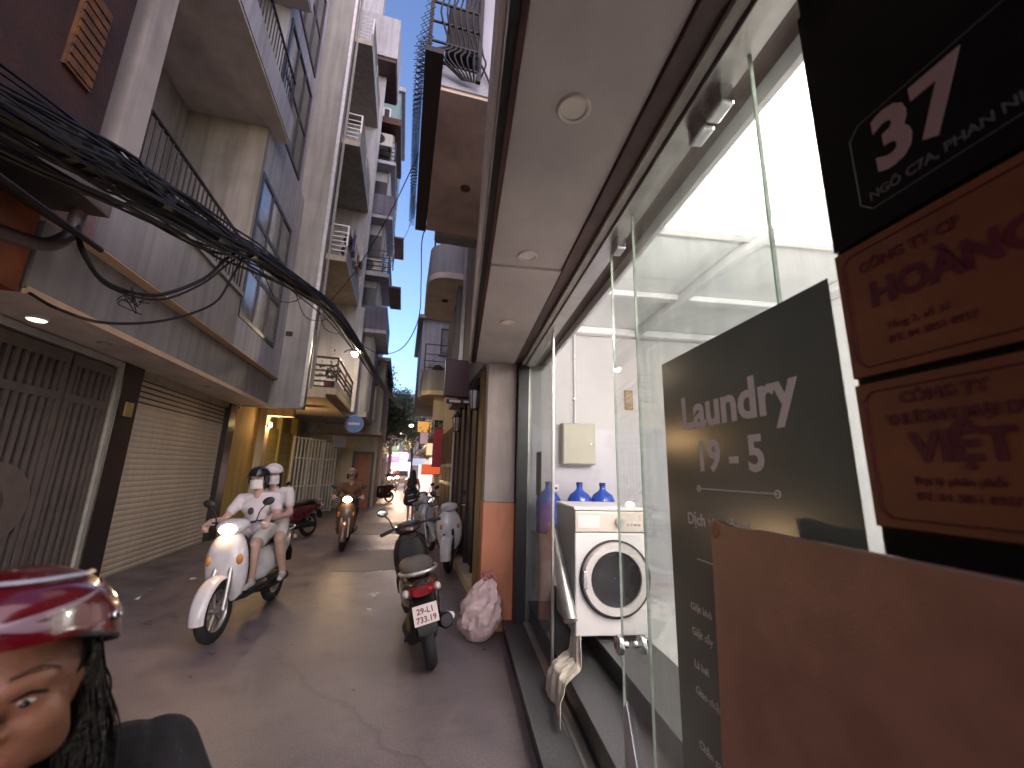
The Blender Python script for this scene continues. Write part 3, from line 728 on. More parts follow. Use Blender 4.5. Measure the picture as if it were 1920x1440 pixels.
sw = lb('shutter_panel', pm('orange_shutter', (.12, .042, .01), .7, .6, 9, .3, col2=(.04, .018, .01)), -2.91, -2.87, 3.50, 3.78, 4.75, 5.6, par=L0)
for k in range(9): box('louvre', MATS['orange_shutter'], sw, -2.872, -2.858, 3.51, 3.77, 4.78 + k * .09, 4.84 + k * .09)
aw = MB().prism([(-3.12, 3.70), (-2.55, 3.36), (-2.55, 3.32), (-3.12, 3.64)], 'y', -1.0, 3.86).build('awning', pm('dark_awning', (.045, .04, .042), .7, .3, 5, .2), L0)
MB().tube([(-2.56, y, 3.34) for y in (-1, 3.86)], .022, 8).build('awning_rail', m_dark, L0)
MB().tube(bez([(-2.86, 3.98, 4.4), (-2.86, 3.98, 3.62), (-2.88, 3.93, 3.42), (-2.95, 3.78, 3.30), (-3.02, 3.2, 3.22), (-3.05, 1.5, 3.1)], 30), .055, 14).build('drain_pipe', pm('drain_pipe', (.10, .075, .085), .45, .2), L0, 0, True)
MB().cyl((-2.86, 3.98, 3.95), (-2.86, 3.98, 4.02), .066, 16).build('pipe_collar', m_dark, L0)
lb('meter_box', m_dark, -3.9, -3.4, 3.6, 4.02, 2.55, 2.93, bevel=.01, par=L0)

# ------------------------------------------------------------------ tall grey house with balconies (L2)
L2 = thing('balcony_house', 'tall grey house with stacked railed balconies over a yellow green ground floor', 'house', (0, 0, 0))
lb('side_fin', m_plaster_g, -3.9, -2.36, 10.45, 10.72, 2.96, 19, par=L2)
lb('main_wall', m_plaster_g, -7, -2.95, 10.72, 14.6, 3.4, 19, par=L2)
lb('corner_column', m_cream, -4.05, -3.62, 12.3, 12.62, 0, 3.4, bevel=.01, par=L2)
lb('ground_wall', m_yellow, -7, -3.9, 12.62, 17.2, -.05, 3.4, par=L2)
lb('ground_soffit', m_cream, -4.05, -1.95, 10.73, 14.6, 3.30, 3.40, par=L2)
lb('ground_beam', m_cream, -3.62, -3.0, 12.3, 12.55, 2.96, 3.30, par=L2)
m_fold = pm('folding_gate_olive', (.42, .35, .15), .55, .2, 6, .1, streak=.2)
for (y0, y1) in ((12.8, 14.3), (14.5, 16.0)):
    fg = lb('folding_gate', m_fold, -3.9, -3.84, y0, y1, 0.02, 2.75, par=L2)
    n = 8
    row('gate_panel', MB().prism([(-3.84, 0), (-3.80, (y1 - y0) / n * .5), (-3.84, (y1 - y0) / n)], 'z', .05, 2.72), m_fold, fg, [(0, y0 + (y1 - y0) * i / n, 0) for i in range(n)])
lb('door_post', m_yellow, -3.95, -3.76, 14.3, 14.5, 0, 3.3, par=L2)
lb('door_post', m_yellow, -3.95, -3.70, 16.0, 16.5, 0, 3.3, par=L2)
for k, zf in enumerate((3.40, 7.0, 10.6, 14.2)):
    xo = -1.72 if k == 0 else -1.86
    lb('balcony_slab', m_plaster_b if k else m_cream, -2.96, xo, 10.73, 13.9, zf, zf + .16, par=L2)
    lb('balcony_kerb', m_plaster_g, xo - .06, xo - .002, 10.73, 13.9, zf + .16, zf + .46 if k else zf + .32, par=L2)
    z0 = zf + (.46 if k else .32)
    rail_horizontal(L2, [(-2.3, 10.78), (xo - .03, 10.78), (xo - .03, 12.3), (xo - .03, 13.85)], z0 - .2, z0 + .62, 6, m_alu if k else m_darkred, .014 if k else .026)
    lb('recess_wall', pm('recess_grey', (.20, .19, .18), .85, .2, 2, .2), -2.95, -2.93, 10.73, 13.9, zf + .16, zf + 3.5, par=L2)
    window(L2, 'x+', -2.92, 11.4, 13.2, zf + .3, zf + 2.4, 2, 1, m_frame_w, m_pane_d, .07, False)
    lb('end_fin', m_plaster_l, -2.95, xo + .1, 13.9, 14.05, zf, zf + 3.6, par=L2)
for k in range(3):
    MB().ell((-1.95, 11.2 + .35 * k, 7.0 + .9), (.13, .13, .16), 10, 6).build('flower_pot', m_darkred, L2, 0, True)
lb('gutter', m_alu, -2.42, -2.34, 10.40, 10.45, 3.0, 18, par=L2)
for z in (4.7, 6.1): lb('wall_vent', m_dark, -2.95, -2.80, 10.435, 10.45, z, z + .12, par=L2)
# white folding gate standing open towards the road
WG = thing('white_gate', 'white folding bar gate standing open in front of the yellow green doorway', 'gate', (-2.9, 15.6, 0))
fr = MB()
for u in (0, .5, 1.0, 1.5): fr.box(-.02 , .02, -1.2 + u * 1.6 - .02, -1.2 + u * 1.6 + .02, 0.05, 2.6)
m_wg = pm('white_gate_paint', (.62, .62, .64), .5, .12, 5, .1)
fro = fr.build('frame', m_wg, WG)
row('bar', MB().box(-.012, .012, -.012, .012, .1, 2.55), m_wg, fro, [(.05 * (i % 2), -1.15 + i * .09, 0) for i in range(27)])
row('rail', MB().box(-.016, .016, -1.2, 1.22, -.02, .02), m_wg, fro, [(0.02, 0, z) for z in (.12, 1.0, 1.9, 2.55)])
WG.rotation_euler = (0, 0, rad(-24))

# ------------------------------------------------------------------ slim window house at the narrowing (L3) and the blocks behind it (L4, L5)
L3 = thing('slim_grey_house', 'slim grey house with white framed window facing down the street', 'house', (0, 0, 0))
lb('wall', m_plaster_g, -5, -.98, 18.0, 24, 3.05, 6.2, par=L3)
lb('ground_wall', m_plaster_b, -5, -1.05, 18.6, 24, -.05, 3.05, par=L3)
lb('cornice', m_plaster_g, -5, -.90, 17.9, 24, 3.0, 3.12, par=L3)
lb('roof_slab', m_plaster_l, -5, -.80, 17.8, 24, 6.2, 6.34, par=L3)
window(L3, 'y-', 18.0, -2.05, -1.28, 3.62, 5.05, 2, 1, m_frame_w, m_pane_d, .07)
box('window_awning', m_plaster_l, L3, -2.1, -1.23, 17.75, 18.0, 5.15, 5.42, .01)
lb('doorway', pm('brown_door', (.28, .11, .06), .6, .2), -1.9, -1.25, 18.55, 18.62, 0, 2.2, par=L3)  # even reddish brown base colour
lb('door_case', m_frame_d, -2.02, -1.15, 18.57, 18.64, 0, 2.32, par=L3)
lb('side_panel', m_cream, -2.6, -2.02, 18.56, 18.63, 0, 2.6, par=L3)
L4 = thing('dark_blue_block', 'tall dark blue grey block of cluttered balconies behind the slim grey house', 'house', (0, 0, 0))
lb('wall', m_plaster_l, -6, -1.35, 15.2, 18.0, 3.4, 15.2, par=L4)
for k, zf in enumerate((6.4, 8.6, 11.0, 13.4)):
    lb('balcony_slab', m_plaster_l, -2.9, -.92 - .08 * k, 14.7, 17.6, zf, zf + .14, par=L4)
    if k % 2 == 0:
        lb('balcony_parapet', pm('slate_panel', (.14, .14, .20), .7, .2, 2, .1, streak=.3), -2.9, -.94 - .08 * k, 14.68, 14.74, zf + .14, zf + 1.0, par=L4)
        lb('balcony_side', MATS['slate_panel'], -1.02 - .08 * k, -.94 - .08 * k, 14.74, 17.6, zf + .14, zf + 1.0, par=L4)
    else:
        rail_horizontal(L4, [(-2.9, 14.72), (-.98 - .08 * k, 14.72), (-.98 - .08 * k, 17.5)], zf + .14, zf + 1.05, 5, m_dark, .018)
    lb('recess', m_black, -2.7, -1.4, 15.15, 15.21, zf + .2, zf + 1.9, par=L4)  # flat black sheet painted as the shade of a recess
lb('roof_fascia', m_darkred, -3, -1.1, 14.6, 17.8, 15.2, 15.5, par=L4)
lb('tin_awning', pm('rusty_tin', (.16, .07, .05), .6, .4, 8, .3), -1.0, -.55, 15.0, 17.2, 8.35, 8.42, par=L4)
lb('tin_awning', MATS['rusty_tin'], -1.0, -.62, 15.3, 17.0, 10.6, 10.68, par=L4)
L5 = thing('pale_blue_tower', 'pale blue topped house rising behind the dark blue grey block', 'house', (0, 0, 0))
lb('wall', pm('teal_paint', (.20, .30, .33), .7, .15, 2, .1, streak=.2), -6, -1.48, 18.2, 23, 6.5, 20.5, par=L5)
lb('roof_slab', m_plaster_l, -6, -1.30, 18.05, 23, 20.5, 20.75, par=L5)
window(L5, 'y-', 18.2, -2.6, -1.9, 17.4, 19.4, 2, 1, m_frame_w, m_pane_d, .07)
rail_horizontal(L5, [(-2.6, 18.1), (-1.42, 18.1), (-1.42, 22)], 15.4, 16.6, 5, m_alu, .018)
L6 = thing('eaves_house', 'house with dark brown projecting eaves above the railed balconies', 'house', (0, 0, 0))
lb('wall', m_plaster_l, -6, -2.3, 14.7, 15.15, 15.6, 24, par=L6)
lb('eaves', m_brown, -4, -1.40, 13.2, 15.1, 16.6, 16.75, par=L6)
lb('fascia', m_plaster_l, -4, -1.36, 13.15, 15.15, 16.75, 18.6, par=L6)

# ------------------------------------------------------------------ right side: upper bay over the canopy (R1), brown fronted house (R2), rounded balconies (R3), far houses
R1 = thing('projecting_bay', 'projecting upper bay with brown soffit and pale face above the canopy fascia', 'bay window', (0, 0, 0))
def rb(name, mat, *c, bevel=0.0, par=None): return lb(name, mat, *c, bevel=bevel, par=par or R1)
m_bayface = pm('bay_face', (.42, .43, .50), .8, .1, 2, .1, streak=.15)
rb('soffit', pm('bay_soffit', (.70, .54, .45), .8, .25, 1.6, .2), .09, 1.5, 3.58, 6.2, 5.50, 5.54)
rb('near_face', m_bayface, .50, 1.5, 3.56, 6.2, 5.54, 12)
rb('rear_wall', m_plaster_b, 1.5, 5, 3.57, 5.14, 4.41, 12)
rb('ledge', m_bayface, .09, .50, 3.56, 6.2, 5.54, 5.80)
rb('end_curve', m_plaster_g, .24, 1.5, 6.2, 6.5, 5.46, 5.9, bevel=.04)
rb('eave_strip', pm('eave_brown', (.045, .03, .028), .7, .3, 6, .2), -.09, .085, 3.2, 6.25, 5.50, 5.56)
MB().ell((.56, 5.0, 5.49), (.07, .07, .035), 16, 8).build('soffit_fitting', m_brown, R1, 0, True)
rail_horizontal(R1, [(-.06, 3.45), (.46, 3.45)], 5.56, 7.6, 8, m_dark, .014, 'rack')
MB().box(.12, .44, 3.6, 4.2, 6.1, 6.7).build('rack_box', m_dark, R1, .02)
for k in range(9):
    x = .08 + .045 * k
    MB().tube(bez([(x, 3.5, 6.7), (x - .05 + .02 * (k % 3), 3.42, 6.3), (x + .05, 3.45, 5.95), (x + .02 * k - .08, 3.40, 5.75), (.3 + .02 * k, 3.5, 5.6)], 16), .010, 6).build('wire', m_cable, R1, 0, True)
MB().tube(bez([(.36, 3.52, 5.95), (.46, 3.5, 5.90), (.62, 3.54, 5.62), (.66, 3.54, 5.3)], 14), .011, 6).build('wire', m_cable, R1, 0, True)
# chain link mesh hanging off the eave
CL = thing('chain_link_mesh', 'torn chain link mesh hanging along the eave strip against the sky', 'wire mesh', (-.12, 3.2, 5.5))
for k in range(46):
    y = k * .066
    MB().tube([(-.03 + .045 * (1 if j % 2 else -1) + .10 * (max(0, 1 - k / 12)) * j / 6, y + (j * .033), .0 + j * .075) for j in range(0, 7)], .0035, 4).build('wire', m_dark, CL)
    MB().tube([(-.03 - .045 * (1 if j % 2 else -1) + .10 * (max(0, 1 - k / 12)) * j / 6, y - (j * .033), .0 + j * .075) for j in range(0, 7)], .0035, 4).build('wire', m_dark, CL)

R2 = thing('brown_front_house', 'narrow house with brown panelled front and gold post beyond the orange pillar', 'house', (0, 0, 0))
m_gold = pm('gold_post', (.28, .19, .06), .5, .25, 10, .2)
m_wood = pm('brown_panel', (.115, .075, .05), .5, .3, 5, .15, streak=.25)
rb('wall', m_plaster_b, 1.22, 5, 5.15, 13.5, -.05, 14, par=R2)
rb('post', m_gold, 1.02, 1.22, 5.4, 5.75, .1, 3.0, bevel=.01, par=R2)
rb('post', m_wood, 1.06, 1.22, 5.2, 5.38, .1, 3.0, bevel=.01, par=R2)
row('panel', MB().box(1.16, 1.22, 0, .62, .15, 2.9), m_wood, R2, [(0, 5.85 + k * .7, 0) for k in range(5)], .01)
row('mullion', MB().box(1.12, 1.22, 0, .06, .12, 2.95), m_dark, R2, [(0, 5.79 + k * .7, 0) for k in range(6)])
rb('plinth', m_cream, 1.0, 1.22, 5.15, 9.4, 0, .12, par=R2)
rb('head_beam', m_plaster_g, .95, 1.22, 5.15, 9.4, 3.0, 3.25, par=R2)
rb('upper_band', m_plaster_g, 1.10, 1.22, 5.15, 9.4, 3.25, 14, par=R2)
row('shutter_panel', MB().box(1.17, 1.22, 0, .8, .1, 2.7), m_wood, R2, [(0, 9.5 + k * .9, 0) for k in range(4)], .01)
row('panel_rail', MB().box(1.155, 1.17, .04, .76, -.04, .04), m_alu, R2, [(0, 9.5 + k * .9, z) for k in range(4) for z in (1.3, 1.75)])
MB().cyl((1.13, 9.44, 0), (1.13, 9.44, 3.2), .035, 12).build('white_pipe', m_frame_w, R2)
def lantern(loc, lb_):
    l = thing('wall_lantern', lb_, 'lantern', loc, 0, 'wall lanterns')
    MB().cyl((0, 0, 0), (0, 0, .015), .07, 6).build('base', m_dark, l)
    MB().tube([(0, 0, .015), (0, 0, .28)], [.05, .085], 6).build('glass', pm('lantern_glass', (.45, .46, .48), .25, .1), l)
    row('strut', MB().tube([(.05, 0, .0), (.088, 0, .285)], .007, 5), m_dark, l, [(0, 0, 0)])
    for k in range(1, 6):
        c = inst(l.children[-1], l, (0, 0, 0), k * pi / 3)
    MB().tube([(0, 0, .285), (0, 0, .33), (0, 0, .37), (0, 0, .40)], [.105, .07, .03, .012], 6).build('cap', m_dark, l)
    MB().tube(bez([(0, 0, .39), (.06, 0, .47), (.16, 0, .45), (.18, 0, .38)], 12), .011, 6).build('bracket', m_dark, l)
    return l
lantern((.96, 5.85, 2.50), 'black hexagonal wall lantern beside the maroon box sign')
lantern((.98, 7.9, 2.35), 'black hexagonal wall lantern farther along the brown panelled front')
MS = thing('box_sign', 'dark maroon box sign projecting from the brown fronted house', 'sign', (.86, 6.5, 2.78))
MB().box(-.29, .30, -.07, .07, .0, .62).build('case', pm('maroon_case', (.045, .010, .012), .45, .2), MS, .01)
MB().box(-.27, .28, -.076, -.07, .02, .60).build('face', pm('maroon_face', (.060, .012, .016), .35, .15), MS)
MB().box(-.24, .25, -.05, .05, -.10, -.04).build('lamp_trough', m_black, MS, .006)
row('lamp_lens', MB().box(-.09, .09, -.056, -.05, -.09, -.05), m_frame_w, MS, [(-.11, 0, 0), (.12, 0, 0)])
row('arm', MB().cyl((.24, 0, 0), (.37, 0, 0), .014, 8), m_dark, MS, [(0, 0, .1), (0, 0, .5)])

R3 = thing('rounded_balcony_house', 'house with a rounded concrete balcony jutting over the street', 'house', (0, 0, 0))
def round_balcony(par, x0, x1, y0, y1, z0, z1, mw, ms):
    n = 10; r = min(.45, (y1 - y0) / 3); out = [(x1, y0)]
    for k in range(n + 1): a = pi / 2 * k / n; out.append((x0 + r - r * sin(a), y0 + r - r * cos(a)))
    for k in range(n + 1): a = pi / 2 * k / n; out.append((x0 + r - r * cos(a), y1 - r + r * sin(a)))
    out.append((x1, y1))
    ins = []
    for (x, y) in out: ins.append((min(x + .1, x1) if x < x1 - .01 else x, y + (.1 if y < (y0 + y1) / 2 else -.1)))
    MB().prism(out, 'z', z0, z0 + .14).build('balcony_slab', ms, par)
    m = MB(); N = len(out)
    vs = [(x, y, z0 + .14) for x, y in out] + [(x, y, z1) for x, y in out] + [(x, y, z1) for x, y in ins] + [(x, y, z0 + .14) for x, y in ins]
    fs = []
    for i in range(N - 1):
        fs += [(i, i + 1, N + i + 1, N + i), (N + i, N + i + 1, 2 * N + i + 1, 2 * N + i), (2 * N + i, 2 * N + i + 1, 3 * N + i + 1, 3 * N + i)]
    m.add(vs, fs).build('balcony_parapet', mw, par, 0, True)
round_balcony(R3, .28, 1.22, 8.6, 11.4, 5.9, 6.75, m_plaster_l, m_soffit)
rail_horizontal(R3, [(.36, 8.8), (1.2, 8.8)], 6.75, 7.3, 3, m_dark, .012)
MB().ell((.75, 9.9, 5.89), (.09, .09, .03), 14, 6).build('soffit_lamp', m_dark, R3, 0, True)
rb('pilaster', m_plaster_g, .98, 1.22, 9.0, 9.3, 3.25, 14, par=R3)
rb('downpipe', m_alu, 1.02, 1.09, 8.4, 8.47, 3.25, 12, par=R3)
rb('upper_slab', m_plaster_b, .5, 1.22, 8.6, 11.4, 9.3, 9.5, par=R3)

R4 = thing('pale_lavender_house', 'pale lavender house with cluttered balcony beyond the rounded balcony', 'house', (0, 0, 0))
rb('wall', m_plaster_l, .40, 5, 16.0, 22, 4.4, 7.6, par=R4)
rb('ground_wall', m_cream, 1.75, 5, 13.6, 22, -.05, 4.4, par=R4)
window(R4, 'y-', 16.0, 1.15, 1.85, 6.2, 7.3, 2, 1, m_frame_d, m_pane_l, .06)
rb('roof_lip', m_plaster_g, .2, 5, 15.8, 22, 7.6, 7.75, par=R4)
round_balcony(R4, .45, 1.75, 13.6, 16.0, 4.1, 4.95, m_plaster_g, m_cream)
rail_horizontal(R4, [(.5, 13.8), (1.7, 13.8)], 4.95, 5.9, 4, m_dark, .014)
rb('balcony_front_panel', m_cream, .9, 1.75, 14.0, 14.1, 3.3, 4.1, par=R4)
rb('lower_balcony', m_plaster_g, 1.0, 1.75, 14.4, 18.0, 2.75, 2.9, par=R4)
rail_horizontal(R4, [(1.05, 14.45), (1.7, 14.45)], 2.9, 3.7, 5, m_dark, .014)
rail_horizontal(R4, [(1.05, 14.45), (1.05, 17.9)], 2.9, 3.7, 5, m_dark, .014)
row('shutter_panel', MB().box(1.70, 1.75, 0, .95, .1, 2.6), m_wood, R4, [(0, 13.7 + k * 1.0, 0) for k in range(6)], .01)
ac_unit('air conditioner on the balcony of the pale lavender house', (1.15, 15.2, 5.0))
ac_unit('air conditioner on the slate balcony of the dark blue grey block', (-1.7, 14.9, 8.75))

ac_unit('air conditioner bracketed to the recess of the second balcony from the street lamp', (-2.2, 13.5, 8.4), 0)
ac_unit('air conditioner under the brown eaves', (-1.75, 14.6, 14.0), 0)
ac_unit('air conditioner high on the dark blue grey block beside its railings', (-1.55, 14.85, 11.3), 0)
for k, (x, y, z, c, nm) in enumerate([(-1.80, 11.3, 8.2, (.10, .12, .25), 'navy shirt'), (-1.80, 11.9, 8.2, (.5, .45, .4), 'cream towel'), (-1.82, 12.5, 8.2, (.3, .08, .08), 'red shirt'), (-.98, 15.4, 10.3, (.4, .4, .45), 'grey towel'), (-.98, 16.1, 10.3, (.1, .2, .2), 'teal shirt')]):
    rr_ = []
    for i in range(8):
        rr_.append([Vector((x + .03 * sin(j * 1.1 + i * .4) , y + (j - 5) * .045, z - i * .09 + .01 * sin(j * 2))) for j in range(11)])
    tag(cloth('hanging_laundry', pm('laundry_%d' % k, c, .9, .15, 8, .2, 40), rr_), nm + (' hung to dry on the balcony line of the tall grey house' if k < 3 else ' hung to dry on the dark blue grey block'), 'laundry', 'laundry hung on balconies')
for (x, y, z0, z1, own) in [(-2.30, 10.76, 3.5, 17, L2), (-1.40, 15.16, 3.6, 15, L4), (-1.34, 15.5, 3.6, 12, L4), (1.07, 10.2, 3.3, 13, R3)]:
    MB().cyl((x, y, z0), (x, y, z1), .04, 10).build('drain_pipe', m_plaster_g, own, 0, True)
# simple far houses closing the street on both sides
def far_house(name_lb, side, x, y0, y1, h, mat, nfl=3, shop=None, bal=.6):
    H = thing('street_house', name_lb, 'house', (0, 0, 0))
    s = 1 if side == 'r' else -1
    xa, xb = (x, x + 4) if s > 0 else (x - 4, x)
    lb('wall', mat, xa, xb, y0, y1, 0 - .05, h, par=H)
    fl = (h - 3.2) / nfl
    for k in range(nfl):
        z = 3.2 + k * fl
        lb('balcony_slab', m_plaster_g, x - s * bal if s > 0 else x, x if s > 0 else x - s * bal, y0 + .2, y1 - .2, z, z + .13, par=H)
        bars = [(x - s * (bal - .05), y0 + .25), (x - s * (bal - .05), y1 - .25)]
        rail_horizontal(H, bars, z + .13, z + 1.0, 4, m_dark, .016)
        window(H, 'x-' if s > 0 else 'x+', x, y0 + .6, y1 - .6, z + .3, z + fl - .5, 2, 1, m_frame_w if k % 2 else m_frame_d, m_pane_d, .07, False)
    if shop:
        P = plane_map('x-' if s > 0 else 'x+', x)
        pbox(MB(), P, y0 + .4, y1 - .4, .15, 2.5, 0, .03).build('shop_front', shop, H)
        row('shop_mullion', pbox(MB(), P, -.03, .03, .15, 2.5, .03, .06), m_frame_d, H, [(0, y0 + .4 + (y1 - y0 - .8) * k / 3, 0) for k in range(4)])
    return H
em_shop = em('lit_shop_front', (1.0, .80, .74), .4)
em_shop_w = em('lit_shop_warm', (1.0, .62, .32), .3)
far_house('cream house with dark doors beside the lit pink shop front', 'r', 2.0, 22.05, 27, 8.5, m_cream, 2, m_wood)
far_house('house with a bright pink lit shop front far along the street', 'r', 2.1, 27.05, 33, 9.0, m_plaster_b, 2, em_shop)
far_house('far grey house with warm lit shop front past the pink shop', 'r', 2.2, 33.05, 40, 10.0, m_plaster_g, 3, em_shop_w)
far_house('far lavender house with closed brown doors past the slim grey house', 'l', -1.7, 24.2, 30, 6.6, m_plaster_l, 1, m_wood)
far_house('far beige house with warm lit shop front behind the trees', 'l', -1.9, 30.1, 37, 7.0, m_plaster_b, 1, em_shop_w)
far_house('farthest grey house with dark doors on the tree side of the street', 'l', -1.6, 37.1, 46, 8.0, m_plaster_g, 2, m_wood)
far_house('farthest beige house past the warm shop front', 'r', 2.0, 40.1, 50, 8.5, m_plaster_b, 2, em_shop_w)
EH = thing('end_house', 'house with lit ground floor closing the far end of the street', 'house', (0, 0, 0))
lb('wall', m_plaster_g, -7, 9, 58, 64, -.05, 12.0, par=EH)
for zz in (4.2, 7.0, 9.6):
    for xx in (-3.4, -1.6, .2, 2.0): window(EH, 'y-', 58, xx, xx + 1.1, zz, zz + 1.5, 2, 1, m_frame_w, em('far_lit_window', (1.0, .7, .4), .25) if (xx, zz) in ((.2, 4.2), (-1.6, 7.0)) else m_pane_d, .08)
lb('shop_front', em('end_shop_glow', (.95, .85, 1.0), .45), -1.6, 1.2, 57.9, 57.98, .2, 2.6, par=EH)
lb('sign_band', em('end_sign_glow', (.35, .30, .9), .6), -.7, .9, 57.8, 57.9, 3.0, 3.7, par=EH)
lb('awning', m_darkred, -2.2, 1.6, 57.0, 57.9, 2.75, 2.85, par=EH)

# ------------------------------------------------------------------ cables
CB = thing('cable_bundle', 'thick black bundle of overhead cables running along the left housefronts', 'cables', (0, 0, 0))
main = bez([(-2.2, .2, 2.95), (-2.13, 1.8, 3.22), (-2.1, 2.5, 3.42), (-2.1, 3.0, 3.58), (-2.1, 3.62, 3.75), (-2.1, 4.77, 4.06), (-2.08, 5.6, 4.34), (-1.92, 7.0, 4.63), (-1.66, 9.2, 4.93), (-1.36, 12.4, 4.95), (-.95, 18, 5.05), (.2, 30, 5.4), (.9, 42, 5.6)], 90)
rnd = random.Random(3)
for k in range(30):
    a = rnd.uniform(0, 2 * pi); rr = .15 * math.sqrt(rnd.random()); ph = rnd.uniform(0, 6); sag = rnd.uniform(-.02, .06) * (1 if k % 4 else 2)
    pts = []
    for i, p in enumerate(main):
        f = min(1.25, 14 / (5 + p.y)) if p.y > 3.2 else 1.5
        j = i * .22
        pts.append(p + Vector((rr * cos(a + .4 * sin(j + ph)) * f, 0, rr * sin(a + .4 * sin(j * .8 + ph)) * f - sag * abs(sin(j * .55 + ph)))))
    MB().tube(pts, rnd.choice((.008, .010, .012, .016)), 5, False).build('cable', m_cable, CB, 0, True)
MB().tube([p + Vector((0, 0, -.02)) for p in main], [.075 if p.y < 6 else max(.03, .075 * 8 / (2 + p.y)) for p in main], 8, False).build('cable', m_cable, CB, 0, True)
for k in range(14):      # wrapped ties and splices
    i = rnd.randrange(6, 70); p = main[i]
    MB().tube([p, main[i + 1]], .07 if p.y > 6 else .12, 8).build('cable_tie', m_plastic_k, CB, 0, True)
def wire(lbl, pts, r=.011, n=30):
    return tag(MB().tube(bez(pts, n), r, 6).build('cable', m_cable, None, 0, True), lbl, 'cable')
wire('thick slack cable drooping from the red house to the bundle, upper of the two loops', [(-2.84, 3.98, 3.60), (-2.6, 3.75, 3.27), (-2.6, 4.07, 3.14), (-2.55, 4.66, 3.29), (-2.3, 4.93, 3.63), (-2.2, 5.08, 3.95), (-2.1, 5.2, 4.2)], .018)
wire('second slack cable twisted along the upper drooping loop', [(-2.84, 3.98, 3.52), (-2.62, 3.8, 3.24), (-2.6, 4.12, 3.12), (-2.53, 4.70, 3.26), (-2.32, 4.98, 3.60), (-2.2, 5.15, 3.93), (-2.1, 5.3, 4.2)], .011)
wire('thin slack cable drooping from the gate lamp to the bundle, lower of the two loops', [(-3.0, 3.95, 2.93), (-2.6, 3.68, 2.74), (-2.6, 4.18, 2.81), (-2.45, 4.71, 3.05), (-2.25, 5.15, 3.44), (-2.15, 5.23, 3.83), (-2.08, 5.3, 4.2)], .013)
nest = thing('cable_tangle', 'small tangle of cut wire ends hanging from the drooping cable', 'cables', (-2.56, 4.35, 3.16))
for k in range(9):
    MB().tube(bez([(rnd.uniform(-.05, .05), rnd.uniform(-.1, .15), rnd.uniform(-.02, .04)), (rnd.uniform(-.08, .08), rnd.uniform(-.15, .2), rnd.uniform(-.12, 0)), (rnd.uniform(-.1, .1), rnd.uniform(-.1, .25), rnd.uniform(-.2, -.02))], 10), .005, 5).build('wire', m_cable, nest, 0, True)
wire('single cable sweeping in a wide curve across the sky to the right houses', [(-1.40, 11.5, 5.0), (-1.15, 11.6, 4.9), (-.75, 11.4, 4.72), (-.2, 10.6, 4.75), (.12, 9.6, 5.2), (.10, 8.8, 5.9), (.05, 7.8, 6.3), (.22, 6.6, 6.1)], .012, 50)
wire('thin cable rising from the bundle past the balconies to the chain link mesh', [(-1.75, 8.6, 4.9), (-1.2, 8.2, 5.6), (-.6, 7.2, 6.3), (-.12, 5.6, 6.4)], .009)
wire('thin cable crossing the sky from the dark block to the bay', [(-.9, 15, 9.6), (-.3, 11, 8.6), (.1, 6.2, 7.4)], .007)
for k in range(3):
    wire(['stray thin cable sagging below the bundle by the tall window', 'stray thin cable sagging below the bundle in front of the grey fin wall', 'stray thin cable sagging beneath the railed balcony'][k],
         [(-2.0 + .1 * k, 5.6 + 1.3 * k, 4.2 + .2 * k), (-1.95 + .1 * k, 6.2 + 1.3 * k, 4.0 + .22 * k), (-1.9 + .15 * k, 6.9 + 1.4 * k, 4.25 + .2 * k), (-1.85 + .15 * k, 7.5 + 1.4 * k, 4.7 + .08 * k)], .007, 20)

# ------------------------------------------------------------------ lit street lamp under the balcony, gate lamp, signs
SL = thing('street_lamp', 'lit street lamp on a short arm below the dark railed balcony', 'street lamp', (-1.55, 12.1, 4.85))
MB().tube(bez([(-.35, .3, .10), (-.2, .2, .16), (0, 0, .12)], 10), .018, 8).build('arm', m_dark, SL, 0, True)
MB().tube([(0, 0, .13), (0, 0, .09), (0, 0, .05), (0, 0, .02)], [.03, .09, .12, .125], 20).build('lamp_shade', m_alu, SL, 0, True)
MB().ell((0, 0, 0), (.075, .075, .085), 18, 10).build('bulb', em('lamp_bulb', (1.0, .78, .50), 260), SL, 0, True)
for (x, y, z, lbl) in [(.46, 30.0, 4.7, 'far lit street lamp on an arm over the lane by the orange box sign'), (-.4, 43.0, 5.2, 'farthest assumed street lamp, lit, over the lane end')]:  # nearer lamp follows a glare; the farthest is assumed, added to brighten the road
    q = thing('street_lamp', lbl, 'street lamp', (x, y, z), 0, 'far street lamps')
    MB().tube(bez([(1.7, 0, -.3), (.9, 0, .15), (0, 0, .10)], 10), .03, 8).build('arm', m_dark, q, 0, True)
    MB().tube([(0, 0, .12), (0, 0, .07), (0, 0, .03)], [.04, .13, .17], 16).build('lamp_shade', m_alu, q, 0, True)
    MB().ell((0, 0, 0), (.13, .13, .09), 16, 8).build('bulb', em('far_lamp_bulb', (1.0, .72, .52), 550), q, 0, True)
EL = thing('assumed_entry_lamp', 'small assumed warm lit bulkhead lamp on the cream corner column of the balcony house', 'lamp', (-3.58, 12.46, 2.72))  # unseen fixture, assumed and added to give the column and soffit warm light
MB().cyl((-.04, 0, 0), (0, 0, 0), .07, 16).build('base', m_dark, EL, .004)
MB().ell((.01, 0, 0), (.04, .05, .06), 14, 10).build('diffuser', em('assumed_entry_glow', (1.0, .60, .27), 230), EL, 0, True)
BS = thing('round_sign', 'round blue street sign with a faded pale bar on a bracket', 'sign', (-1.58, 14.0, 3.02))
MB().cyl((0, -.01, 0), (0, .01, 0), .29, 36).build('disc', pm('sign_blue', (.015, .07, .28), .4, .1), BS, .003)
MB().box(-.20, .17, -.014, -.0105, -.035, .045).build('bar_mark', pm('sign_faded', (.30, .26, .38), .5, .2), BS)
